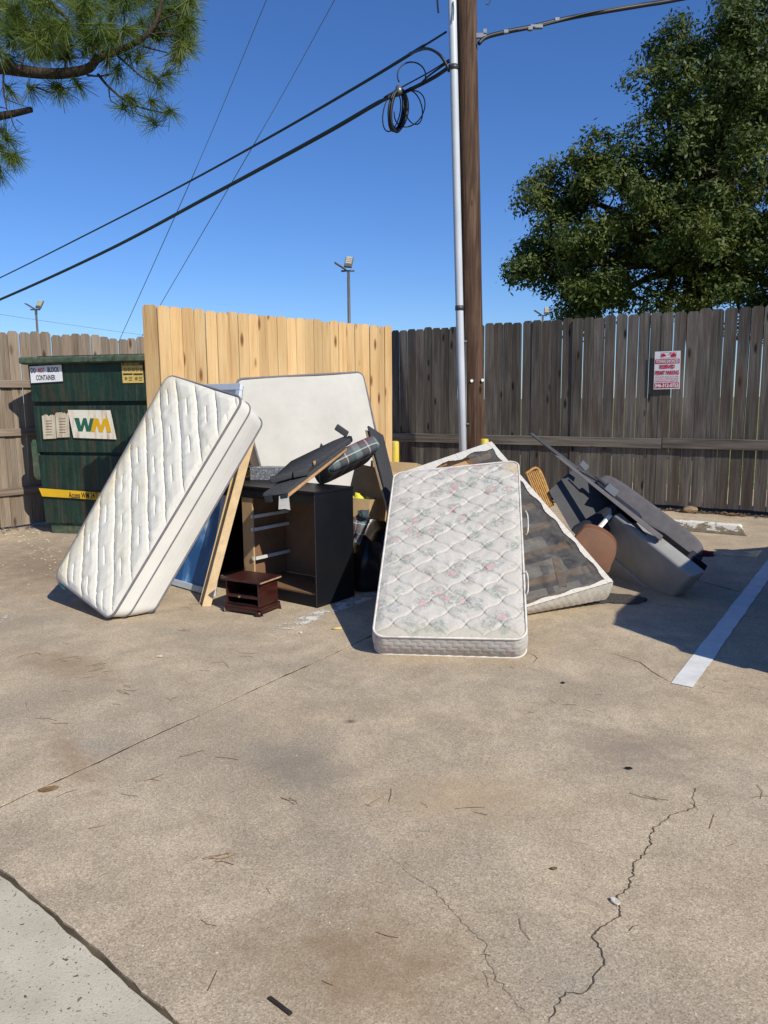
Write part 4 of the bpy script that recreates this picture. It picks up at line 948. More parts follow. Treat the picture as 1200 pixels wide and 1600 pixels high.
def plank(name, a, b, wv, dv, mat, label, cat):
    a, b, wv, dv = Vector(a), Vector(b), Vector(wv), Vector(dv)
    return tag(obj(name, slab(a, a + wv, b + wv, b, dv), mat, bevel=0.003), label, cat)
M['lumber_front'] = plain('lumber_front', (0.60, 0.44, 0.25), 0.75, 0.2, 0.14, 14, dirt=(0.50, 0.34, 0.18))
M['lumber_back'] = plain('lumber_back', (0.56, 0.39, 0.21), 0.75, 0.2, 0.14, 14, dirt=(0.46, 0.30, 0.15))
a_ = gnd(315.5, 948); b_ = at(384, 690, 6.38)
plank('wooden_board', a_, b_, (0.072, 0.0, 0.0), (-0.006, 0.020, 0.004), M['lumber_front'], 'wide pale pine board leaning under the white mattress edge', 'board')
a_ = gnd(311, 943); b_ = at(366, 728, 6.42)
plank('wooden_board', a_, b_, (0.036, 0.0, 0), (0.0, 0.019, 0.004), M['lumber_back'], 'narrow pale pine strip leaning behind the wide board', 'board')

M['black_laminate'] = plain('black_laminate', (0.006, 0.007, 0.010), 0.42, 0.22, 0.25, 3, dirt=(0.012, 0.012, 0.014))
M['mdf'] = plain('mdf', (0.44, 0.29, 0.15), 0.8, 0.2, 0.10, 18); M['brown_back'] = plain('brown_back', (0.19, 0.108, 0.06), 0.7, 0.2, 0.15, 5)
M['slide_metal'] = plain('slide_metal', (0.60, 0.59, 0.56), 0.4, 0.5, 0.1, 9)
M['raw_edge'] = plain('raw_edge', (0.07, 0.05, 0.035), 0.8, 0.2, 0.4, 60)
dFR = gnd(495.5, 950.5); dFL = gnd(334, 916.5); dx = (dFR - dFL); DWd = dx.length; dx.normalize(); dy = Vector((-dx.y, dx.x, 0)); Dd, Dh = 0.47, 0.935
def dp(x, y, z): return dFR - dx * x + dy * y + Vector((0, 0, z))          # x runs left from the right front corner
droot = thing('dresser', 'empty black dresser without drawers behind the small nightstand', 'dresser', dFR)
def dbox(name, x0, x1, y0, y1, z0, z1, mat, par=None, bev=0.002):
    return obj(name, MB().prism([dp(x0, y0, z0), dp(x0, y1, z0), dp(x1, y1, z0), dp(x1, y0, z0)], (0, 0, z1 - z0)), mat, par or droot, bevel=bev)
W_ = DWd
dbox('side', 0, 0.018, 0, Dd, 0, Dh - 0.022, M['black_laminate']); dbox('side', W_ - 0.018, W_, 0, Dd, 0, Dh - 0.022, M['black_laminate'])
dbox('top', -0.006, W_ + 0.006, -0.008, Dd, Dh - 0.02, Dh, M['black_laminate'])
dbox('top_rail', 0.02, W_ - 0.02, 0.0, 0.02, Dh - 0.10, Dh - 0.022, M['black_laminate'])
dbox('bottom_shelf', 0.02, W_ - 0.02, 0.012, Dd - 0.01, 0.095, 0.112, M['brown_back']); dbox('plinth', 0.02, W_ - 0.02, 0.004, 0.02, 0.0, 0.093, M['black_laminate'])
dbox('back_panel', 0.02, W_ - 0.02, Dd - 0.008, Dd - 0.002, 0.113, Dh - 0.024, M['brown_back'])
dv0 = W_ * 0.585
dbox('divider', dv0, dv0 + 0.125, 0.014, 0.032, 0.114, Dh - 0.102, M['mdf']); dbox('divider', dv0 + 0.05, dv0 + 0.068, 0.034, Dd - 0.012, 0.114, Dh - 0.03, M['brown_back'])  # deep board in darker brown, painting in the shade inside the carcass
for z in (0.30, 0.55, 0.66):
    sl = dbox('drawer_slide', dv0 - 0.014, dv0 - 0.003, 0.03, Dd - 0.03, z, z + 0.028, M['slide_metal'], bev=0.001)
    dbox('roller', dv0 - 0.012, dv0 + 0.012, 0.002, 0.012, z, z + 0.03, M['slide_metal'], sl)
for z in (0.25, 0.48, 0.60):
    dbox('drawer_slide', 0.019, 0.028, 0.03, Dd - 0.05, z, z + 0.022, M['slide_metal'], bev=0.001)
dbox('edge_band', 0.0, 0.007, -0.0015, -0.0002, 0.0, Dh - 0.024, M['raw_edge'], bev=0)

M['cherry'] = None
t = NT('cherry', 0.32, 0.5); v = t.tc('Object'); gr = t.noise(t.map(v, (9, 9, 30)), 1.0, 5, 0.6, 0.5)
c = t.ramp(gr, [(0.3, (0.020, 0.005, 0.004)), (0.7, (0.058, 0.014, 0.010))]); c = t.mix(t.ramp(t.noise(v, 26, 5, 0.75), [(0.66, 0.0), (0.72, 0.5)]), c, (0.20, 0.11, 0.06)); t.col(c); M['cherry'] = t.m
M['dark_inside'] = plain('dark_inside', (0.02, 0.009, 0.007), 0.7, 0.2, 0.2, 9); M['worn_edge'] = plain('worn_edge', (0.36, 0.25, 0.15), 0.8, 0.2, 0.3, 30)
M['brass'] = plain('brass', (0.45, 0.33, 0.16), 0.35, 0.5, 0.2, 30, metal=0.6)
nF = gnd(405.5, 963); nL_ = gnd(354, 955); nx = (nL_ - nF); nWd = nx.length; nx.normalize(); ny = Vector((nx.y, -nx.x, 0)); ny = ny if ny.y > 0 else -ny; nD = 0.245; nH = 0.275
def np_(x, y, z): return nF + nx * x + ny * y + Vector((0, 0, z))
nroot = thing('nightstand', 'small dark cherry nightstand without its drawer on the concrete', 'nightstand', nF)
def nbox(name, x0, x1, y0, y1, z0, z1, mat, par=None, bev=0.003):
    return obj(name, MB().prism([np_(x0, y0, z0), np_(x1, y0, z0), np_(x1, y1, z0), np_(x0, y1, z0)], (0, 0, z1 - z0)), mat, par or nroot, bevel=bev)
nbox('side', 0.0, 0.014, 0, nD, 0.065, nH - 0.02, M['cherry']); nbox('side', nWd - 0.014, nWd, 0, nD, 0.065, nH - 0.02, M['cherry'])
nbox('back', 0.014, nWd - 0.014, nD - 0.01, nD - 0.002, 0.065, nH - 0.02, M['dark_inside']); nbox('floor', 0.014, nWd - 0.014, 0.004, nD - 0.012, 0.066, 0.076, M['dark_inside'])
rl = nbox('drawer_rail', 0.014, nWd - 0.014, 0.0, 0.016, 0.125, 0.148, M['cherry']); nbox('shelf', 0.0145, nWd - 0.0145, 0.018, nD - 0.012, 0.136, 0.146, M['dark_inside'])
kq = np_(nWd * 0.56, -0.006, 0.137); obj('knob', MB().tube([kq, kq - ny * 0.012], 0.008, 10), M['brass'], rl)
tp = nbox('top', -0.03, nWd + 0.03, -0.03, nD + 0.02, nH - 0.018, nH, M['cherry'], bev=0.005)
nbox('worn_edge', -0.032, -0.0305, -0.02, nD + 0.01, nH - 0.017, nH - 0.006, M['worn_edge'], tp, 0)
nbox('moulding', -0.016, nWd + 0.016, -0.016, nD + 0.01, 0.045, 0.065, M['cherry'], bev=0.006)
def skirt(p, q, o_):
    out = [(0.0, 0.045), (0.0, 0.0), (0.05, 0.0), (0.065, 0.012), (0.10, 0.018), (0.90, 0.018), (0.935, 0.012), (0.95, 0.0), (1.0, 0.0), (1.0, 0.045)]
    obj('skirt', MB().prism([p.lerp(q, s_) + Vector((0, 0, z)) + o_ * (0.012 if z < 0.01 else 0) for s_, z in out], o_ * -0.016), M['cherry'], nroot, bevel=0.003)
skirt(np_(0.012, -0.016, 0), np_(nWd + 0.014, -0.016, 0), -ny); skirt(np_(-0.016, 0.004, 0), np_(-0.016, nD + 0.008, 0), -nx)
kq = np_(-0.012, -0.012, 0.022); obj('scroll_foot', MB().tube([kq + nx * 0.02 - ny * 0.012, kq - nx * 0.012 + ny * 0.02 * 0], 0.02, 12), M['cherry'], nroot, smooth=True)

# ================================================================== JUNK ON AND BESIDE THE DRESSER
TOPZ = Dh
t = NT('speckled', 0.45, 0.4); v = t.tc('Object')
t.col(t.mix(t.ramp(t.noise(v, 95, 4, 0.7), [(0.57, 0.0), (0.60, 1.0)]), t.ramp(t.noise(v, 30, 3), [(0.3, (0.10, 0.11, 0.125)), (0.7, (0.20, 0.215, 0.235))]), (0.62, 0.62, 0.62))); M['speckled'] = t.m
M['charcoal'] = plain('charcoal', (0.050, 0.051, 0.055), 0.9, 0.15, 0.18, 40, bump=0.4, bscale=500)
M['charcoal_dark'] = plain('charcoal_dark', (0.022, 0.023, 0.026), 0.9, 0.15, 0.2, 30)
M['ply'] = plain('ply', (0.42, 0.25, 0.12), 0.8, 0.2, 0.2, 25)
def onz(px, py, z): return gnd(px, py, z)
s0, s1 = onz(391, 750, TOPZ), onz(468, 751, TOPZ); e = Vector((0.09, 0.13, 0))
gb = obj('speckled_slab', slab(s0, s1, s1 + e, s0 + e, (0, 0, 0.115)), M['speckled'], bevel=0.003); tag(gb, 'grey speckled stone look box standing on top of the dresser', 'box')
s2 = onz(372, 749, TOPZ)
bx = thing('black_tray', 'small black tray beside the speckled box on the dresser', 'tray', s2)
for (z0, z1) in ((0.0, 0.02), (0.09, 0.112)):
    obj('shelf', slab(s2 + ZV * (z0 + .002), s0 - dx * 0.012 + ZV * (z0 + .002), s0 - dx * .012 + e + ZV * (z0 + .002), s2 + e + ZV * (z0 + .002), ZV * (z1 - z0)), M['black_plastic'], bx)
obj('back', slab(s2 + e + ZV * .023, s0 - dx * .012 + e + ZV * .023, s0 - dx * .012 + e * 1.1 + ZV * .023, s2 + e * 1.1 + ZV * .023, ZV * .066), M['raw_edge'], bx)

# dark upholstered bed rails thrown across the dresser
def pad(name, p, d, mat, label=None, cat=None, group=None, parent=None, bev=0.012, seg=3):
    o = obj(name, MB().prism(p, d), mat, parent, bevel=bev, seg=seg)
    if label: tag(o, label, cat, group)
    return o
A0, A1, B0, B1 = at(410, 777, 5.90), at(449, 772, 5.86), at(541, 701, 6.36), at(520, 695, 6.50)
r1 = thing('bed_rail', 'charcoal upholstered bed rail with bare plywood edge sloping across the dresser top', 'bed rail', A0)
pad('upholstery', [A0, A1, B0, B1], Vector((0.0, 0.012, 0.03)), M['charcoal'], parent=r1, bev=0.008)
pad('plywood_edge', [A1 + Vector((.004, -.006, -.004)), at(451, 777, 5.858), at(541.5, 705, 6.365), B0 + Vector((.004, -.006, -.004))], Vector((0, 0.03, 0.012)), M['ply'], parent=r1, bev=0.001, seg=1)
pad('corner_block', [at(412, 776, 5.90), at(425, 774, 5.89), at(426, 785, 5.89), at(414, 786, 5.90)], Vector((0.0, 0.07, 0)), M['charcoal_dark'], parent=r1, bev=0.006)
pad('corner_block', [at(437, 774, 5.865), at(450, 772, 5.86), at(450, 778.5, 5.86), at(438, 780, 5.865)], Vector((0.0, 0.06, 0)), M['charcoal_dark'], parent=r1, bev=0.006)
T0, T1, U0, U1 = at(421, 750, 5.98), at(482, 734, 6.06), at(547, 683, 6.44), at(540, 681, 6.60)
r2 = thing('bed_rail', 'thick charcoal upholstered bed rail lying on top of the plywood edged rail', 'bed rail', T0)
pad('upholstery', [at(421, 749, 5.99), at(482, 728, 6.05), at(548, 685, 6.42), at(541, 680, 6.58), at(520, 688, 6.50), at(455, 722, 6.15)], Vector((0.004, 0.014, -0.045)), M['charcoal'], parent=r2, bev=0.01)
pad('end_pad', [at(420, 748, 5.97), at(456, 738, 5.98), at(456, 748, 5.98), at(424, 757, 5.97)], Vector((0.0, 0.05, 0.012)), M['charcoal'], parent=r2)
pad('end_pad', [at(457, 738, 5.975), at(482, 731, 6.0), at(482.5, 743, 6.0), at(458, 748, 5.975)], Vector((0.0, 0.05, 0.012)), M['charcoal'], parent=r2)
pad('block', [at(522, 671, 6.50), at(527, 662.5, 6.50), at(545, 675, 6.50), at(541, 684, 6.50)], Vector((0.0, 0.07, 0.0)), M['charcoal'], parent=r2, bev=0.008)
pad('torn_end', [at(543, 683, 6.45), at(549, 683.5, 6.45), at(551, 690, 6.45), at(547, 693, 6.45), at(542, 690, 6.45)], Vector((0, 0.06, 0.01)), M['charcoal_dark'], parent=r2, bev=0.002, seg=1)
pad('wood_chip', [at(489, 721, 6.07), at(493, 719.5, 6.07), at(493, 725, 6.07), at(490.5, 727, 6.07)], Vector((0, 0.012, 0)), M['ply'], parent=r2, bev=0.001, seg=1)
pad('fabric_flap', [at(498, 702, 6.55), at(501.5, 692, 6.55), at(507, 699, 6.55), at(505, 705, 6.55)], Vector((0, 0.012, 0)), M['charcoal'], parent=r2, bev=0.001, seg=1)
M['paper'] = plain('paper', (0.42, 0.41, 0.39), 0.8, 0.2, 0.15, 14)
pad('fabric_tag', [at(436, 775, 5.87), at(451, 774, 5.86), at(453.5, 797, 5.87), at(446, 795, 5.868), at(435, 796, 5.87)], Vector((0, 0.005, 0)), M['paper'], 'pale fabric tag hanging from the bed rail over the dresser', 'tag', bev=0.0, seg=1)

# plaid cushion
t = NT('plaid', 0.9, 0.15); v = t.tc('UV'); s = t.n('SeparateXYZ'); t.l(v, s.inputs[0])
def band(x, per, stops): return t.ramp(t.math('FRACT', t.math('DIVIDE', x, per)), stops, 'CONSTANT')
cx_ = band(s.outputs[0], 0.23, [(0.0, (0.05, 0.075, 0.075)), (0.22, (0.17, 0.19, 0.19)), (0.50, (0.030, 0.04, 0.04)), (0.62, (0.085, 0.045, 0.05)), (0.82, (0.42, 0.41, 0.40)), (0.87, (0.07, 0.035, 0.04))])
cy_ = band(s.outputs[1], 0.15, [(0.0, (0.16, 0.085, 0.095)), (0.30, (0.12, 0.16, 0.16)), (0.52, (0.62, 0.61, 0.58)), (0.58, (0.075, 0.10, 0.10)), (0.82, (0.12, 0.06, 0.07))])
t.col(t.mix(0.5, cx_, cy_)); t.bump(t.noise(v, 700, 2), 0.2, 0.001); M['plaid'] = t.m
def pillow(root, c, ex, ey, ez, sx, sy, sz, mat, name='cover', n=40, uvs=1.0, pw=3.0):
    ex, ey, ez = [Vector(q).normalized() for q in (ex, ey, ez)]; mb = MB(); vs = []; uv = []; fs = []
    for i in range(n + 1):
        th = -math.pi / 2 + math.pi * i / n
        for k in range(2 * n + 1):
            ph = 2 * math.pi * k / (2 * n)
            f_ = lambda q, e_: math.copysign(abs(q) ** e_, q)
            x = sx * f_(math.cos(th), 2 / pw) * f_(math.cos(ph), 2 / pw); y = sy * f_(math.cos(th), 2 / pw) * f_(math.sin(ph), 2 / pw); z = sz * f_(math.sin(th), 2 / 3.4)
            vs.append(Vector(c) + ex * x + ey * y + ez * z); uv.append(((x + sx) * uvs + abs(y) * 0.0, (z + y * 0.6) * uvs + 1))
    for i in range(n):
        for k in range(2 * n): a = i * (2 * n + 1) + k; fs.append((a, a + 1, a + 2 * n + 2, a + 2 * n + 1))
    mb.add(vs, fs, uv=uv); return obj(name, mb, mat, root, smooth=True)
pc0, pc1 = at(500, 741, 6.35), at(580, 702, 6.62); pcx = (pc1 - pc0)
pcn = Vector((0.15, -0.9, 0.35)); pcz = pcx.cross(pcn).normalized(); pcy = pcz.cross(pcx).normalized()
plr = thing('plaid_cushion', 'plump dark plaid cushion wedged between dresser top and upright dark panel', 'cushion', (pc0 + pc1) / 2)
pillow(plr, (pc0 + pc1) / 2 + Vector((0, 0.12, -0.0)), pcx, pcy, pcz, pcx.length / 2 * 1.04, 0.20, 0.075, M['plaid'], pw=7.0)
pl2 = [at(497, 737, 6.25), at(579, 699, 6.46)]
M['cushion_piping'] = plain('cushion_piping', (0.42, 0.41, 0.39), 0.8, 0.2, 0.1, 20)

# upright dark panel
M['panel_edge'] = plain('panel_edge', (0.34, 0.25, 0.16), 0.8, 0.2, 0.15, 20)
d1 = thing('upholstered_panel', 'upright charcoal upholstered board with pale wood edge leaning beside the floral mattress', 'panel', gnd(625, 880))
q0, q1, q2, q3 = at(573, 666, 6.75), at(596, 681, 6.98), at(634, 840, 6.62), at(620, 846, 6.36)
pnn = nrm(q0, q1, q3); pnn = pnn if pnn.y < 0 else -pnn
pad('upholstery', [q0, q1, q2, q3], pnn * 0.022, M['charcoal'], parent=d1, bev=0.008)
pad('board', [q0 - pnn * .002 - ZV * .03, q1 - pnn * .002 - ZV * .03, q2 - pnn * .002, q3 - pnn * .002], pnn * -0.018, M['panel_edge'], parent=d1, bev=0.001, seg=1)

# wooden drawers piled behind the dresser
def drawer(px0, py0, Y, w, d, hgt, rz, rx, ry, label, th=0.012):
    root = thing('drawer', label, 'drawer', at(px0, py0, Y), 'loose wooden drawers'); rm = Matrix.Rotation(rz, 3, 'Z') @ Matrix.Rotation(rx, 3, 'X') @ Matrix.Rotation(ry, 3, 'Y'); o0 = root.location.copy()
    for nm, c_, s_ in (('front', (w / 2, 0, hgt / 2), (w, th, hgt)), ('back', (w / 2, d, hgt / 2), (w, th, hgt)), ('side', (0, d / 2, hgt / 2), (th, d - th, hgt)), ('side', (w, d / 2, hgt / 2), (th, d - th, hgt)), ('bottom', (w / 2, d / 2, th / 2), (w - th, d - th, th / 2))):
        obj(nm, MB().box(o0 + rm @ Vector(c_), s_, rm), M['drawer_wood'], root, bevel=0.0015, seg=1)
    return root, rm
M['drawer_wood'] = plain('drawer_wood', (0.47, 0.33, 0.17), 0.75, 0.2, 0.10, 10, dirt=(0.40, 0.26, 0.13))
dr1, rm1 = drawer(531, 806, 6.55, 0.27, 0.34, 0.17, R(-22), R(-6), R(4), 'shallow tan drawer holding a yellow cloth behind the dresser')
dr2, rm2 = drawer(538, 800, 6.98, 0.36, 0.16, 0.46, R(-30), R(-14), R(8), 'deep tan drawer standing behind the one with yellow cloth')
dr3, rm3 = drawer(576, 780, 7.05, 0.42, 0.3, 0.36, R(-12), R(-8), R(3), 'tan drawer half hidden behind the upright dark panel')
M['yellow_cloth'] = plain('yellow_cloth', (0.66, 0.62, 0.05), 0.7, 0.2, 0.2, 12); M['moss'] = plain('moss', (0.035, 0.05, 0.012), 0.95, 0.1, 0.6, 60, bump=1.0, bscale=90)
q = dr1.location + rm1 @ Vector((0.10, 0.12, 0.10)); lump('yellow_cloth', q, 0.06, M['yellow_cloth'], 'crumpled bright yellow cloth in the shallow drawer', 'cloth', (0.9, 0.8, 1.0), 5, noise=0.55)
q = dr1.location + rm1 @ Vector((0.185, 0.17, 0.08)); lump('moss_clump', q, 0.075, M['moss'], 'dark green moss clump in the shallow drawer', 'moss', (1.1, 1.0, 0.75), 8, noise=0.5)
M['amber'] = plain('amber', (0.36, 0.10, 0.02), 0.3, 0.5, 0.2, 30); M['teal_cloth'] = plain('teal_cloth', (0.055, 0.075, 0.085), 0.9, 0.1, 0.3, 14)
q = at(567.5, 800, 6.42); bt = thing('jar', 'small amber jar with pale lid standing on the plaid cloth heap', 'jar', q - ZV * 0.06)
obj('glass', MB().tube([q - ZV * .06, q - ZV * 0.0], 0.026, 14), M['amber'], bt, smooth=True); obj('lid', MB().tube([q, q + ZV * 0.010], 0.028, 14), M['slide_metal'], bt)
cl = thing('plaid_cloth', 'green plaid cloth hanging in the gap beside the dresser side', 'cloth', at(556, 850, 6.4))
def drape(name, pxs, mat, par, seed=0, n=26, amp=0.02, dep=0.05, uvs=1.0):
    """hanging or heaped cloth: bilinear sheet through four measured corners with folds and a thick back"""
    p = [Vector(q) for q in pxs]; mb = MB(); vs = []; uv = []; fs = []
    for i in range(n + 1):
        for k in range(n + 1):
            u, w2 = i / n, k / n; q = p[0].lerp(p[1], u).lerp(p[3].lerp(p[2], u), w2)
            f_ = amp * (mnoise.noise(Vector((u * 4 + seed, w2 * 2, seed))) + 0.6 * mnoise.noise(Vector((u * 9 + seed, w2 * 5, 3))))
            vs.append(q + Vector((f_ * 0.4, -f_ - dep * math.sin(math.pi * u) * math.sin(math.pi * min(1, w2 * 1.2)), f_ * 0.5))); uv.append((u * 0.4 * uvs, w2 * 0.4 * uvs))
    for i in range(n):
        for k in range(n): a = i * (n + 1) + k; fs.append((a, a + 1, a + n + 2, a + n + 1))
    mb.add(vs, fs, uv=uv); o = obj(name, mb, mat, par, smooth=True); md = o.modifiers.new('thick', 'SOLIDIFY'); md.thickness = 0.006; return o
drape('cloth_sheet', [at(540, 806, 6.42), at(578, 812, 6.40), at(562, 852, 6.34), at(541, 842, 6.36)], M['plaid'], cl, 2)
drape('cloth_knot', [at(559, 797, 6.40), at(577, 797, 6.40), at(577, 817, 6.38), at(558, 815, 6.38)], M['teal_cloth'], cl, 5, dep=0.06)
M['black_bag'] = plain('black_bag', (0.010, 0.011, 0.014), 0.35, 0.4, 0.3, 9)
for i, (px, py, r_, sq, lab) in enumerate(((572, 925, 0.20, (0.9, 0.8, 1.3), 'black bag slumped between the dresser and floral mattress'), (604, 905, 0.22, (0.9, 0.9, 1.45), 'tall black bag under the upright dark panel'))):
    p = gnd(px, py); p.y += 0.12; lump('rubbish_bag', p, r_, M['black_bag'], lab, 'bag', sq, 11 + i, noise=0.35)
M['yellow_chip'] = plain('yellow_chip', (0.62, 0.50, 0.20), 0.7, 0.2, 0.15, 30)
p = gnd(527, 984); tag(obj('foam_scrap', MB().tube([p + Vector((-.032, 0, .009)), p + Vector((.032, .005, .009))], 0.0095, 8), M['yellow_chip'], smooth=True), 'small yellow foam scrap on the concrete near the mattress shadow', 'scrap')

# ================================================================== TIPPED SOFA AND OTHER PIECES ON THE RIGHT
M['sofa_grey'] = plain('sofa_grey', (0.118, 0.110, 0.114), 0.92, 0.12, 0.14, 12, bump=0.4, bscale=600)
M['sofa_navy_shade'] = plain('sofa_navy_shade', (0.028, 0.032, 0.045), 0.9, 0.15, 0.2, 10)  # dark navy puts the shade of inner face and lower end into the colour
M['sofa_black'] = plain('sofa_black', (0.006, 0.006, 0.007), 0.9, 0.1, 0.3, 8); M['vinyl_grey'] = plain('vinyl_grey', (0.30, 0.295, 0.28), 0.55, 0.3, 0.12, 5, dirt=(0.22, 0.20, 0.17))
M['vinyl_dark'] = plain('vinyl_dark', (0.060, 0.060, 0.064), 0.7, 0.25, 0.15, 5)
sofa = thing('tipped_sofa', 'grey recliner sofa tipped on its end between the box spring and wheel stop', 'sofa', gnd(1060, 915))
sT, sR, sB = at(958, 804, 6.80), at(1080, 901, 5.95), at(1052, 934, 6.21); sN = nrm(sT, sR, sB); sN = sN if sN.dot(sT - CAMP) < 0 else -sN
def spl(px, py, o_=0.0): return onpl(px, py, sT + sN * o_, sN)
k0, k1 = at(930, 752, 7.28), at(1081, 866, 6.36); kx = k1 - k0; kz = kx.cross(Vector((0.6, -0.5, -0.2))).normalized(); ky = kz.cross(kx).normalized()
pillow(sofa, (k0 + k1) / 2 + Vector((0.05, 0.03, -0.01)), kx, ky, kz, kx.length / 2 * 1.03, 0.12, 0.082, M['sofa_grey'], 'arm_cushion', pw=5.0)
pad('inner_face', [at(926, 745, 7.15), at(1000, 802, 6.70), at(992, 812, 6.60), at(940, 768, 6.98)], Vector((0.06, 0.08, -0.06)), M['sofa_navy_shade'], parent=sofa, bev=0.01)
pad('end_cap', [at(1074, 869, 6.18), at(1087, 856, 6.43), at(1099, 872, 6.40), at(1092, 886, 6.16)], Vector((-0.03, 0.1, -0.05)), M['sofa_navy_shade'], parent=sofa, bev=0.012)
pad('black_base', [at(960, 794, 6.84), at(985, 790, 6.95), at(1097, 880, 6.16), at(1081, 903, 5.98)], Vector((0.10, 0.10, -0.05)), M['sofa_black'], parent=sofa, bev=0.02)
pad('seat_panel', [spl(x, y) for x, y in ((958, 804), (1080, 901), (1052, 934), (1016, 929), (938, 866), (937, 828))], sN * -0.16, M['vinyl_grey'], parent=sofa, bev=0.03, seg=4)
pad('lower_panel', [spl(x, y, 0.02) for x, y in ((932, 856), (958, 872), (1018, 927), (1000, 927), (950, 898))], sN * -0.12, M['vinyl_grey'], parent=sofa, bev=0.02, seg=3)
pad('back_panel', [at(857, 767, 7.0), at(895, 735, 7.3), at(975, 797, 6.95), at(932, 858, 6.80), at(893, 830, 6.85)], Vector((0.08, 0.10, 0.05)), M['vinyl_dark'], parent=sofa, bev=0.012)
pad('side_strip', [at(893, 830, 6.82), at(962, 790, 6.86), at(972, 800, 6.84), at(905, 842, 6.78)], Vector((0.03, 0.06, 0.04)), M['sofa_navy_shade'], parent=sofa, bev=0.008)
pad('bracket', [at(905, 726, 7.10), at(911, 719, 7.10), at(921, 729, 7.10), at(915, 737, 7.10)], Vector((0, 0.035, 0)), M['galv'], parent=sofa, bev=0.003, seg=1)
pad('bracket', [at(944, 764, 6.90), at(952, 755, 6.90), at(968, 768, 6.88), at(960, 777, 6.88)], Vector((0, 0.05, 0)), M['galv'], parent=sofa, bev=0.003, seg=1)
pad('white_rod', [at(930, 829, 6.66), at(952, 805.5, 6.72), at(957.5, 806.5, 6.72), at(938, 829, 6.66)], Vector((0, 0.03, 0.01)), M['white_plastic'], parent=sofa, bev=0.006, seg=3)
mech = MB().tube([at(930, 745, 7.05), at(945, 757, 6.98), at(955, 768, 6.95)], 0.016, 8).tube([at(905, 735, 7.1), at(936, 752, 7.02)], 0.012, 8)
obj('mechanism', mech, M['dark_steel'], sofa)
b1 = thing('slat_bar', 'long thin grey padded bar lying along the tipped sofa', 'bar', at(1035, 843, 6.3))
pad('bar', [at(866, 711, 7.10), at(872, 711, 7.12), at(1036, 837, 6.36), at(1032, 845, 6.32)], Vector((0.02, 0.05, -0.012)), M['sofa_grey'], parent=b1, bev=0.006)
pad('end_piece', [at(828, 677, 7.14), at(832, 676, 7.16), at(905, 731, 7.12), at(899, 733, 7.08)], Vector((0.0, 0.03, -0.01)), M['dark_panel'], parent=b1, bev=0.003)
M['brown_board'] = plain('brown_board', (0.150, 0.066, 0.032), 0.6, 0.3, 0.12, 6, dirt=(0.08, 0.04, 0.025))
op = []
sh = [(905, 833), (915, 825), (935, 829), (953, 840), (962, 852), (962, 868), (955, 884), (949, 896), (925, 884), (900, 862), (896, 845)]
op = bez([at(x, y, 6.36 - (y - 825) * 0.0016) for x, y in sh + sh[:1]], 4)[:-1]
cs = thing('chair_seat', 'rounded brown wooden chair seat poking out behind the box spring', 'chair seat', gnd(935, 915))
pad('board', op, Vector((0.02, 0.05, 0.03)), M['brown_board'], parent=cs, bev=0.006)
# wicker piece
M['wicker'] = plain('wicker', (0.40, 0.22, 0.07), 0.7, 0.25, 0.3, 40)
wk = thing('wicker_panel', 'honey coloured wicker panel standing behind the box spring edge', 'wicker', at(845, 790, 7.1))
w0, w1, w2_, w3 = at(821, 740, 7.08), at(842, 734, 7.12), at(864, 790, 7.0), at(846, 800, 6.96)
pad('core', [w0.lerp(w3, .02), w1.lerp(w2_, .02), w2_, w3], Vector((0.01, 0.035, 0.01)), M['wicker'], parent=wk, bev=0.004)
for k in range(7):
    a_, b_ = w0.lerp(w1, (k + .5) / 7), w3.lerp(w2_, (k + .5) / 7); obj('strand', MB().tube([a_.lerp(b_, q / 14) + Vector((0, -0.006 - 0.004 * (q % 2), 0)) for q in range(15)], 0.009, 6), M['wicker'], wk, smooth=True)
obj('rim', MB().tube(bez([w0, w1, w2_], 8), 0.013, 8), M['wicker'], wk, smooth=True)
# black mat scrap on the ground
M['mat'] = plain('mat', (0.075, 0.068, 0.062), 0.95, 0.1, 0.4, 50, bump=0.8, bscale=200)
mp_ = [gnd(x, y) for x, y in ((912, 936), (950, 930), (985, 932), (1010, 938), (990, 945), (950, 943), (915, 946))]
mp_ = [Vector((p.x, p.y, 0.004)) for p in bez(mp_ + mp_[:1], 5)[:-1]]
tag(obj('floor_mat', MB().prism([p + Vector((random.uniform(-.012, .012), random.uniform(-.012, .012), 0)) for p in mp_], (0, 0, 0.012)), M['mat']), 'black rubber mat scrap on the concrete under the tipped sofa', 'mat')
M['red_cloth'] = plain('red_cloth', (0.10, 0.02, 0.025), 0.9, 0.1, 0.3, 20)
p = gnd(1096, 868); lump('red_cloth', p, 0.09, M['red_cloth'], 'dark red rag lying past the lower end of the tipped sofa', 'rag', (1.3, 0.8, 0.35), 21, noise=0.5)

# ================================================================== TOWING SIGN
SP0 = RP0 + RN * 0.045
def spx(px, py, off=0.0): return onpl(px, py, SP0 + RN * off, RN)
sgn = thing('towing_sign', 'white and red towing enforced reserved permit parking sign on the dark fence', 'sign', spx(1042, 610))
cnr = [spx(1023.5, 549.5), spx(1063.6, 548), spx(1062, 607.5), spx(1021.3, 608.5)]
obj('plate', MB().prism(cnr, RN * 0.004), M['sign_white'], sgn)
sx = (cnr[1] - cnr[0]).normalized(); sz = (cnr[0] - cnr[3]).normalized()
def sq_(u, v_): return cnr[0].lerp(cnr[1], u).lerp(cnr[3].lerp(cnr[2], u), v_)
SW, SH = (cnr[1] - cnr[0]).length, (cnr[0] - cnr[3]).length
def sband(v0, v1, mat): obj('band', MB().prism([sq_(0.03, v0) + RN * .005, sq_(0.97, v0) + RN * .005, sq_(0.97, v1) + RN * .005, sq_(0.03, v1) + RN * .005], RN * 0.001), mat, sgn)
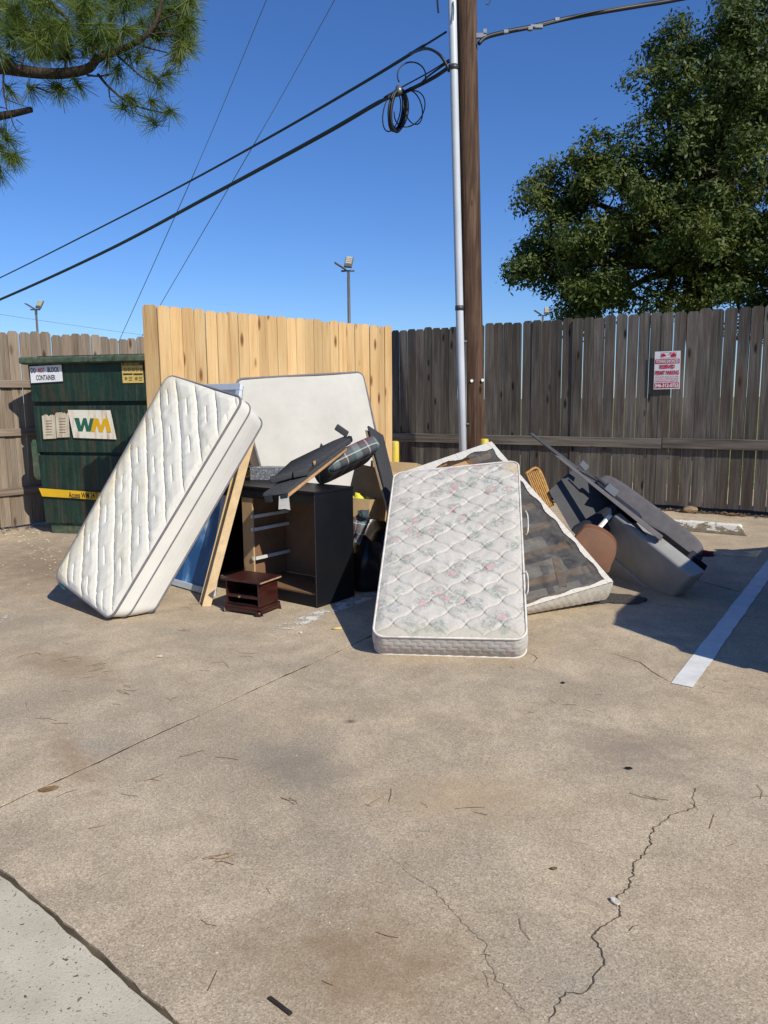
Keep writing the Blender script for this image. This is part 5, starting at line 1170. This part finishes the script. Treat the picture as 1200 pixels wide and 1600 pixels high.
sband(0.205, 0.325, M['sign_red']); sband(0.83, 0.97, M['sign_red'])
def stext(s_, v_, w_, h_, mat, b=0.03): flat_text('lettering', s_, sq_(0.5, v_) + RN * 0.0065, sx, sz, SW * w_, SH * h_, mat, sgn, b, 0.001)
stext('TOWING ENFORCED', 0.265, 0.88, 0.085, M['sign_white']); stext('RESERVED', 0.405, 0.60, 0.105, M['sign_red'], 0.045); stext('PERMIT PARKING', 0.565, 0.93, 0.115, M['sign_red'], 0.045)
stext('UNAUTHORIZED VEHICLES WILL BE TOWED', 0.672, 0.92, 0.034, M['sign_red'], 0.01); stext('AT OWNER OR OPERATORS EXPENSE', 0.728, 0.92, 0.034, M['sign_red'], 0.01); stext('TOWING ENFORCED 24 HOURS A DAY', 0.788, 0.92, 0.036, M['sign_red'], 0.02)
stext('346-312-0753', 0.90, 0.92, 0.105, M['sign_white'], 0.04)
def sshape(pts, mat=None): obj('tow_emblem', MB().prism([sq_(u, v_) + RN * .005 for u, v_ in pts], RN * 0.0012), mat or M['sign_red'], sgn)
sshape([(0.26, 0.07), (0.34, 0.055), (0.42, 0.085), (0.46, 0.12), (0.40, 0.135), (0.26, 0.15)]); sshape([(0.62, 0.15), (0.62, 0.10), (0.68, 0.06), (0.76, 0.05), (0.82, 0.085), (0.82, 0.145), (0.74, 0.155)])
sshape([(0.50, 0.10), (0.62, 0.045), (0.66, 0.055), (0.64, 0.07), (0.53, 0.105)])
for (u0, u1, v0, v1) in ((0.245, 0.835, 0.032, 0.037), (0.245, 0.835, 0.172, 0.177), (0.24, 0.246, 0.032, 0.177), (0.834, 0.84, 0.032, 0.177)): sshape([(u0, v0), (u1, v0), (u1, v1), (u0, v1)])

# ================================================================== TREES
def leaf_mat(name, cols, trans):
    t = NT(name, 0.55, 0.3); v = t.tc('Object')
    c = t.ramp(t.noise(v, 1.1, 4, 0.6), [(0.3, cols[0]), (0.5, cols[1]), (0.72, cols[2])])
    c = t.mix(t.ramp(t.noise(v, 14, 2), [(0.35, 0.5), (0.6, 0.0)]), c, tuple(q * 0.55 for q in cols[0])); t.col(c)
    tl_ = t.n('BsdfTranslucent'); mx = t.n('MixShader'); mx.inputs[0].default_value = trans; t.l(c, tl_.inputs[0])
    t.l(t.b.outputs[0], mx.inputs[1]); t.l(tl_.outputs[0], mx.inputs[2]); t.l(mx.outputs[0], t.out.inputs[0]); return t.m
M['oak_leaf'] = leaf_mat('oak_leaf', [(0.045, 0.074, 0.015), (0.088, 0.122, 0.025), (0.19, 0.21, 0.048)], 0.28)
M['pine_needle'] = leaf_mat('pine_needle', [(0.07, 0.12, 0.028), (0.15, 0.21, 0.04), (0.27, 0.29, 0.06)], 0.35)
M['bark'] = plain('bark', (0.060, 0.045, 0.035), 0.95, 0.1, 0.5, 25, bump=1.0, bscale=60)

# broad tree behind the right fence
TY = 20.0; k_ = TY / 1200
lobes = [(822, 430, 22, 14, -.2), (858, 335, 40, 46, 0), (912, 245, 38, 36, -.4), (882, 295, 42, 42, .5), (940, 345, 75, 70, -.8), (846, 408, 32, 24, .3), (876, 418, 48, 44, 0), (905, 440, 60, 45, -.6), (940, 480, 70, 40, .4),
         (1035, 140, 42, 42, 0), (1075, 95, 48, 45, .4), (1040, 215, 55, 60, -.6), (1000, 290, 60, 60, .2), (1090, 190, 75, 75, 0.6), (1030, 380, 85, 70, -.8), (1040, 460, 95, 45, .4),
         (1140, 60, 60, 50, 0), (1195, 20, 60, 50, .5), (1170, 140, 85, 75, -.7), (1130, 270, 85, 80, -1.0), (1130, 380, 80, 75, -.3), (1150, 465, 90, 45, .6), (1240, 100, 80, 80, .2), (1235, 250, 95, 95, -.4), (1220, 380, 90, 85, -.6),
         (1310, 180, 100, 110, .5), (1320, 340, 110, 120, .2), (1260, 470, 100, 60, 0), (1080, 300, 110, 110, 2.0), (1180, 200, 110, 110, 2.2), (1190, 380, 110, 90, 2.0), (980, 400, 80, 70, 1.8)]
mb = MB(); r2_ = np.random.default_rng(11); V_ = []; 
twigs = MB(); base = at(1090, 620, TY + 0.6); base.z = -0.05
oak = thing('broad_tree', 'large dark green broadleaf tree rising behind the weathered fence', 'tree', base)
hub = at(1085, 420, TY + 0.6)
twigs.tube(bez([base, base + Vector((0.1, 0, 1.6)), hub], 8), [0.42 - 0.008 * i for i in range(17)], 12)
for (px, py, rx, ry, dz) in lobes:
    c = at(px, py, TY + dz); a = rx * k_; b = ry * k_; dpt_ = (a + b) * 0.55
    mid = hub.lerp(c, 0.5) + Vector((0, 0.1, 0.25)); twigs.tube(bez([hub, mid, c], 6), [0.15 - 0.010 * i for i in range(13)], 6)
    nsub = int(5.5 * (a * b) ** 0.75) + 4
    for _ in range(nsub):
        d = r2_.normal(size=3); d /= np.linalg.norm(d)
        if r2_.random() < 0.3: d[1] = -abs(d[1])
        sr = r2_.uniform(0.26, 0.55); cc = np.array(c) + d * np.array([a, dpt_, b]) * r2_.uniform(0.55, 1.02)
        twigs.tube([c.lerp(Vector(cc), 0.1), c.lerp(Vector(cc), 0.6) + Vector(r2_.normal(size=3) * 0.08), Vector(cc)], [0.035, 0.02, 0.008], 5)
        for _k in range(int(22 + 84 * sr)):                      # sprays of leaves on the outside of each bough
            e_ = r2_.normal(size=3) + np.array([0, 0, 0.25]); e_ /= np.linalg.norm(e_); q_ = cc + e_ * sr * np.array([1.15, 1.15, 0.75]) * r2_.uniform(0.55, 1.12)
            nl = int(r2_.integers(6, 13)); P_ = q_ + r2_.normal(size=(nl, 3)) * 0.085
            nn_ = e_ * 0.9 + np.array([0, 0, 0.35]) + r2_.normal(size=(nl, 3)) * 0.45; nn_ /= np.linalg.norm(nn_, axis=1)[:, None]
            ax = np.cross(nn_, r2_.normal(size=(nl, 3))); ax /= np.linalg.norm(ax, axis=1)[:, None]; sd_ = np.cross(nn_, ax)
            L_ = r2_.uniform(0.035, 0.085, nl)[:, None]; Wd = L_ * 0.42
            V_.append(np.stack([P_ - ax * L_, P_ + sd_ * Wd, P_ + ax * L_, P_ - sd_ * Wd], 1))
V_ = np.concatenate(V_); nq = len(V_)
def quadmesh(name, Q):
    n = len(Q); me = bpy.data.meshes.new(name); me.vertices.add(n * 4); me.vertices.foreach_set('co', Q.reshape(-1).astype(np.float32))
    me.loops.add(n * 4); me.loops.foreach_set('vertex_index', np.arange(n * 4, dtype=np.int32)); me.polygons.add(n)
    me.polygons.foreach_set('loop_start', np.arange(0, n * 4, 4, dtype=np.int32)); me.polygons.foreach_set('loop_total', np.full(n, 4, dtype=np.int32)); me.update(); me.validate(); return me
obj('crown', quadmesh('crown', V_), M['oak_leaf'], oak); obj('trunk', twigs, M['bark'], oak, smooth=True)

# pine reaching in from the left
PZ = 3.53
def zp(x, y, Y): return at(x / PZ, y / PZ, Y * 1.3)
tb = Vector((-8.6, 11.2, -0.05)); pine = thing('pine_tree', 'long needled pine whose branches hang in over the dumpster side', 'tree', tb)
br = MB()
br.tube(bez([tb, tb + Vector((0.05, 0, 4)), tb + Vector((0.2, 0.1, 9)), tb + Vector((0.2, 0.1, 13))], 8), [0.27 - 0.006 * i for i in range(25)], 14)
main = bez([tb + Vector((0.1, 0, 7.6)), zp(-400, 330, 8.6), zp(0, 372, 8.5), zp(100, 388, 8.5), zp(250, 405, 8.45), zp(380, 402, 8.4), zp(490, 375, 8.35), zp(540, 322, 8.3), zp(640, 285, 8.3), zp(720, 250, 8.25), zp(800, 200, 8.2), zp(860, 120, 8.2), zp(900, -30, 8.2)], 6)
br.tube(main, [0.088 * (1 - 0.84 * i / len(main)) + 0.006 for i in range(len(main))], 10)
stub = bez([tb + Vector((0.1, 0, 6.0)), zp(-300, 690, 8.7), zp(0, 640, 8.6), zp(80, 625, 8.6), zp(172, 604, 8.55)], 5); br.tube(stub, [0.07 - 0.0015 * i for i in range(len(stub))], 8)
def twig(p, r0=0.014, Y=8.35):
    r0 *= 1.3; c = bez([zp(x, y, Y + random.uniform(-.05, .05)) for x, y in p], 6); br.tube(c, [r0 * (1 - 0.65 * i / len(c)) for i in range(len(c))], 5)
for p, r0_ in (([(540, 410), (600, 480), (700, 560), (800, 600), (915, 625)], .016), ([(522, 305), (505, 200), (465, 100)], .02), ([(150, -40), (240, 10), (340, 70), (380, 115)], .045), ([(640, 300), (720, 370), (790, 430), (880, 470)], .012), ([(790, 255), (860, 275), (960, 300)], .012),
              ([(600, 490), (610, 550), (650, 580)], .008), ([(735, 590), (760, 630), (810, 650)], .008), ([(480, 415), (560, 420), (640, 400)], .012), ([(670, 270), (680, 180), (690, 60)], .016), ([(200, 480), (280, 510), (330, 490), (440, 480)], .010),
              ([(20, 400), (20, 500), (40, 610)], .012), ([(30, 545), (90, 570), (150, 590)], .006), ([(0, 590), (40, 600)], .008), ([(60, 640), (75, 690), (100, 725), (140, 730)], .007), ([(90, 660), (130, 690)], .005), ([(0, 310), (60, 350), (120, 390)], .012), ([(320, 330), (420, 320), (500, 322)], .010),
              ([(362, 400), (365, 330), (370, 290)], .010), ([(860, 120), (880, 60), (890, -20)], .014), ([(960, 300), (970, 340)], .008), ([(0, 110), (100, 160), (240, 180)], .012), ([(100, 385), (130, 330), (140, 250)], .01), ([(820, 190), (900, 180), (1000, 200)], .012), ([(850, 130), (940, 90), (1040, 60)], .012)):
    twig(p, r0_)
spots = [(440, 470, 8.4), (335, 505, 8.4), (640, 405, 8.35), (820, 405, 8.3), (880, 455, 8.3), (935, 405, 8.25), (680, 575, 8.35), (735, 545, 8.35), (845, 565, 8.3), (935, 610, 8.3), (835, 650, 8.35), (180, 490, 8.5), (60, 500, 8.5), (300, 470, 8.4),
         (15, 715, 8.6), (50, 770, 8.55), (60, 880, 8.5), (10, 830, 8.6), (85, 865, 8.5), (-10, 960, 8.6), (-40, 780, 8.6), (965, 320, 8.25), (1000, 270, 8.2), (600, 340, 8.3), (770, 300, 8.3), (700, 300, 8.3), (370, 300, 8.4), (560, 260, 8.3), (200, 300, 8.45), (60, 330, 8.5)]
rp = random.Random(5)
while len(spots) < 165:
    x, y = rp.uniform(-60, 1060), rp.uniform(-90, 300)
    if y > 230 and x > 480 and x < 860: continue
    if x > 900 and y > 290 - (x - 900) * 0.1: continue
    if x > 1000 and y > 260: continue
    spots.append((x, y, rp.uniform(8.0, 9.4)))
nq_ = []
for (x, y, Y) in spots:
    c = np.array(zp(x, y, Y)); ax0 = r2_.normal(size=3) * 0.5 + np.array([0.35, -0.25, -0.05 if y < 330 else -0.45]); ax0 /= np.linalg.norm(ax0)
    n = int(r2_.integers(100, 150)); st = c - ax0 * r2_.uniform(0.0, 0.13, n)[:, None]
    d = ax0 * 0.55 + r2_.normal(size=(n, 3)) * 0.62 + np.array([0, 0, -0.12]); d /= np.linalg.norm(d, axis=1)[:, None]
    L_ = r2_.uniform(0.16, 0.285, n)[:, None]; s_ = np.cross(d, r2_.normal(size=(n, 3))); s_ /= np.linalg.norm(s_, axis=1)[:, None]; w_ = 0.0036
    tip = st + d * L_ + np.array([0, 0, -0.02]) * (L_ / 0.2)
    nq_.append(np.stack([st - s_ * w_, st + s_ * w_, tip + s_ * w_ * .5, tip - s_ * w_ * .5], 1))
obj('crown', quadmesh('crown', np.concatenate(nq_)), M['pine_needle'], pine); obj('trunk', br, M['bark'], pine, smooth=True)

# ================================================================== PARKED CAR (stands just past the white line, throws the big shadow)
M['car_paint'] = plain('car_paint', (0.30, 0.31, 0.33), 0.28, 0.5, 0.04, 2, metal=0.3); M['rubber'] = plain('rubber', (0.015, 0.015, 0.015), 0.85, 0.2, 0.3, 20)
M['alloy'] = plain('alloy', (0.55, 0.55, 0.57), 0.3, 0.5, 0.05, 4, metal=0.9); M['lamp_red'] = plain('lamp_red', (0.35, 0.01, 0.01), 0.2, 0.5, 0.1, 9); M['seat_fabric'] = plain('seat_fabric', (0.04, 0.04, 0.042), 0.9, 0.1, 0.2, 20)
t = NT('car_glass', 0.02, 0.5); t.b.inputs['Base Color'].default_value = (0.6, 0.65, 0.65, 1); tr = t.n('BsdfTransparent'); tr.inputs[0].default_value = (0.62, 0.66, 0.66, 1); mx = t.n('MixShader'); mx.inputs[0].default_value = 0.12
t.l(tr.outputs[0], mx.inputs[1]); t.l(t.b.outputs[0], mx.inputs[2]); t.l(mx.outputs[0], t.out.inputs[0]); M['car_glass'] = t.m
CAR_A, CAR_B = 0.20, 1.06
CARO = l1 + AX * CAR_A + BX * CAR_B; CARO.z = 0                          # rear left corner; nose points to the fence
def cp(s_, y, z): return CARO + AX * s_ + BX * y + Vector((0, 0, z))
car = thing('parked_car', 'silver grey sport utility car parked nose to the fence beyond the white stall line', 'car', CARO)
CL, CW = 5.15, 1.95
def carloft(name, secs, mat, bev=0.0):
    """secs: (s, z_bottom, z_top, inset_bottom, inset_top)"""
    vs = []; fs = []
    for (s_, zb, zt, ib, it_) in secs:
        zm = zb + (zt - zb) * 0.55
        vs += [cp(s_, ib + .03, zb), cp(s_, min(ib, it_) - .0, zm), cp(s_, it_, zt), cp(s_, CW - it_, zt), cp(s_, CW - min(ib, it_), zm), cp(s_, CW - ib - .03, zb)]
    for i in range(len(secs) - 1):
        for k in range(6): fs.append((6 * i + k, 6 * i + (k + 1) % 6, 6 * i + 6 + (k + 1) % 6, 6 * i + 6 + k))
    fs.append((5, 4, 3, 2, 1, 0)); n = 6 * len(secs) - 6; fs.append(tuple(n + k for k in range(6)))
    return obj(name, MB().add(vs, fs), mat, car, bevel=bev, seg=3)
carloft('body', [(0.0, 0.48, 1.00, .12, .12), (0.08, 0.34, 1.14, .05, .06), (0.5, 0.28, 1.15, .02, .03), (2.4, 0.26, 1.14, 0.0, .03), (4.05, 0.26, 1.16, 0.0, .06), (4.75, 0.28, 1.10, .03, .12), (5.05, 0.34, 1.00, .08, .20), (5.15, 0.45, 0.85, .16, .28)], M['car_paint'], 0.04)
carloft('roof', [(0.12, 1.66, 1.72, .20, .27), (0.45, 1.71, 1.78, .18, .26), (2.0, 1.73, 1.81, .18, .26), (3.05, 1.69, 1.76, .20, .28), (3.30, 1.64, 1.69, .22, .30)], M['car_paint'], 0.02)
def pillar(s0, s1, s2, s3, yb, yt, zt=1.70):
    for sg in (0, 1):
        f_ = lambda y: y if sg == 0 else CW - y
        obj('pillar', MB().prism([cp(s0, f_(yb), 1.13), cp(s1, f_(yb), 1.13), cp(s3, f_(yt), zt), cp(s2, f_(yt), zt)], BX * (0.05 if sg == 0 else -0.05)), M['car_paint'], car)
pillar(0.06, 0.34, 0.14, 0.40, .05, .20); pillar(1.20, 1.40, 1.22, 1.38, .04, .19, 1.73); pillar(2.42, 2.56, 2.36, 2.48, .04, .19, 1.72); pillar(3.98, 4.12, 3.18, 3.30, .06, .21, 1.68)
def pane(name, pts): obj(name, MB().prism(pts, Vector((0.0, 0.0, 0.004))), M['car_glass'], car)
for sg in (0, 1):
    f_ = lambda y: y if sg == 0 else CW - y
    for (s0, s1, s2, s3) in ((0.36, 1.19, 1.21, 0.42), (1.42, 2.40, 2.34, 1.40), (2.58, 3.96, 3.16, 2.50)): pane('window', [cp(s0, f_(.065), 1.15), cp(s1, f_(.065), 1.15), cp(s2, f_(.205), 1.70), cp(s3, f_(.205), 1.70)])
    obj('mirror', MB().box(cp(3.62, f_(-.10), 1.22), (0.16, 0.16, 0.18)), M['car_paint'], car, bevel=0.02)
    obj('headlight', MB().box(cp(5.02, f_(.24), 0.86), (0.18, 0.18, 0.14)), M['lamp_lens'], car, bevel=0.02); obj('tail_light', MB().box(cp(0.04, f_(.14), 1.0), (0.10, 0.10, 0.34)), M['lamp_red'], car, bevel=0.01)
    for sx_ in (1.0, 4.15):
        wc = cp(sx_, f_(.02), 0.37); ty = obj('wheel', MB().tube([wc, wc + BX * (0.24 if sg == 0 else -0.24)], 0.37, 28), M['rubber'], car)
        obj('rim', MB().tube([wc - BX * (0.008 if sg == 0 else -0.008), wc + BX * (0.03 if sg == 0 else -0.03)], 0.25, 10), M['alloy'], ty)
pane('windscreen', [cp(4.10, .12, 1.18), cp(4.10, CW - .12, 1.18), cp(3.30, CW - .26, 1.68), cp(3.30, .26, 1.68)]); pane('rear_window', [cp(0.06, .14, 1.15), cp(0.06, CW - .14, 1.15), cp(0.13, CW - .26, 1.67), cp(0.13, .26, 1.67)])
crot = Matrix.Rotation(math.atan2(AX.y, AX.x), 3, 'Z')
for sx_ in (1.35, 2.5):
    for yy in (0.50, 1.45): obj('seat', MB().box(cp(sx_, yy, 1.10), (0.16, 0.46, 0.70), crot), M['seat_fabric'], car, bevel=0.04)
obj('number_plate', MB().box(cp(-0.005, CW / 2, 0.80), (0.012, 0.32, 0.15), crot), M['sign_white'], car)

# ================================================================== SMALL LITTER ON THE CONCRETE
M['dry_needle'] = plain('dry_needle', (0.20, 0.12, 0.06), 0.8, 0.2, 0.4, 30); M['dry_leaf'] = plain('dry_leaf', (0.20, 0.125, 0.06), 0.85, 0.15, 0.4, 30); M['pale_chip'] = plain('pale_chip', (0.58, 0.52, 0.42), 0.8, 0.2, 0.15, 30)
nd = MB()
def needle(p, a, L, r_=0.0010):
    d = Vector((math.cos(a), math.sin(a), 0)); b_ = random.uniform(-.25, .25) * L; nn = Vector((-d.y, d.x, 0))
    nd.tube([p - d * L / 2 + ZV * .003, p + nn * b_ * .5 + ZV * .004, p + d * L / 2 + ZV * .003], r_, 4)
for (x, y, a, n) in ((350, 1345, 0.3, 5), (445, 1255, -0.3, 3), (355, 1187, -.6, 1), (248, 1216, -.2, 2), (292, 1173, 1.2, 2), (148, 1290, 1.3, 1), (612, 1250, 1.2, 2), (200, 1078, 0.1, 4), (155, 1042, .2, 4), (120, 1030, .4, 3), (35, 1024, 0, 2), (365, 1018, -.2, 2), (113, 1236, 1.3, 1), (1030, 1242, 0, 2), (1112, 1285, 1.2, 1), (735, 1277, 0.1, 2), (285, 985, -.5, 3), (305, 948, -.6, 3), (340, 1040, .2, 2), (600, 1465, -.6, 1), (820, 1455, 1, 1), (895, 1105, 0.3, 1), (1180, 1245, .8, 2), (75, 1130, -.5, 2)):
    for _ in range(n): needle(gnd(x + random.gauss(0, 9), y + random.gauss(0, 4)), a + random.gauss(0, .5), random.uniform(0.05, 0.13))
for _ in range(70):
    x, y = random.uniform(-40, 1240), random.uniform(940, 1600) if random.random() < .35 else random.uniform(850, 1120); needle(gnd(x, y), random.uniform(0, 3.14), random.uniform(0.02, 0.08), 0.0008)
tag(obj('pine_needles', nd, M['dry_needle']), 'dry brown pine needles scattered over the concrete', 'needles', kind='stuff')
gv = MB()
def bit(p, r_, flat=0.5):
    a = random.uniform(0, 6.28); vs = []
    n = 6
    for k in range(n): q = a + 6.283 * k / n; rr = r_ * random.uniform(.6, 1.2); vs.append(p + Vector((math.cos(q) * rr, math.sin(q) * rr * .8, 0.001)))
    vs.append(p + Vector((random.uniform(-.3, .3) * r_, random.uniform(-.3, .3) * r_, r_ * flat))); gv.add(vs, [(k, (k + 1) % n, n) for k in range(n)])
for _ in range(240):
    x, y = random.uniform(-40, 1240), (random.uniform(830, 1010) if random.random() < .45 else random.uniform(960, 1600)); bit(gnd(x, y), random.uniform(0.002, 0.0055))
for _ in range(90): bit(gnd(random.gauss(85, 30), random.gauss(870, 16)), random.uniform(0.004, 0.014))
for _ in range(70): bit(gnd(random.gauss(25, 25), random.gauss(838, 7)), random.uniform(0.005, 0.018))
tag(obj('grit', gv, M['pale_chip']), 'pale grit and chips strewn over the concrete', 'grit', kind='stuff')
def chip(name, px, py, w_, h_, a, mat, label, cat, th=0.004):
    p = gnd(px, py); out = []
    for k in range(9):
        q = 6.283 * k / 9; rr = random.uniform(.75, 1.15); x, y = math.cos(q) * w_ * rr, math.sin(q) * h_ * rr; out.append(p + Vector((x * math.cos(a) - y * math.sin(a), x * math.sin(a) + y * math.cos(a), .002 + random.uniform(0, .006))))
    tag(obj(name, MB().prism(out, ZV * th), mat), label, cat)
chip('dry_leaf', 77, 1235, 0.042, 0.022, .5, M['dry_leaf'], 'tan dry leaf lying on the slab joint', 'leaf'); chip('pebble', 249, 1027, 0.018, 0.012, 0, M['pale_chip'], 'pale chip of concrete in front of the nightstand', 'chip', .008)
chip('pebble', 470, 990, 0.010, 0.008, 0, M['pale_chip'], 'white pebble beside the yellow foam scrap', 'pebble', .008); chip('dry_leaf', 880, 1068, 0.014, 0.010, 0, M['rubber'], 'dark speck of tar on the concrete before the box spring', 'speck'); chip('dry_leaf', 983, 1202, 0.016, 0.011, 0, M['rubber'], 'dark oily speck near the long crack', 'speck')
chip('pebble', 962, 1411, 0.013, 0.020, .4, M['pale_chip'], 'white chip stuck in the long crack', 'chip', .004); chip('dry_leaf', 865, 1359, 0.012, 0.008, 0, M['dry_leaf'], 'tiny yellow leaf scrap left of the long crack', 'leaf')
M['stick'] = plain('stick', (0.035, 0.028, 0.024), 0.8, 0.2, 0.3, 40); a_, b_ = gnd(421, 1561), gnd(455, 1587); dd = (b_ - a_).normalized(); nn = Vector((-dd.y, dd.x, 0)) * 0.006
tag(obj('stick', MB().prism([a_ + nn + ZV * .002, a_ - nn + ZV * .002, b_ - nn + ZV * .002, b_ + nn + ZV * .002], ZV * 0.006), M['stick'], bevel=0.0015), 'short dark flat stick lying near the pale slab', 'stick')
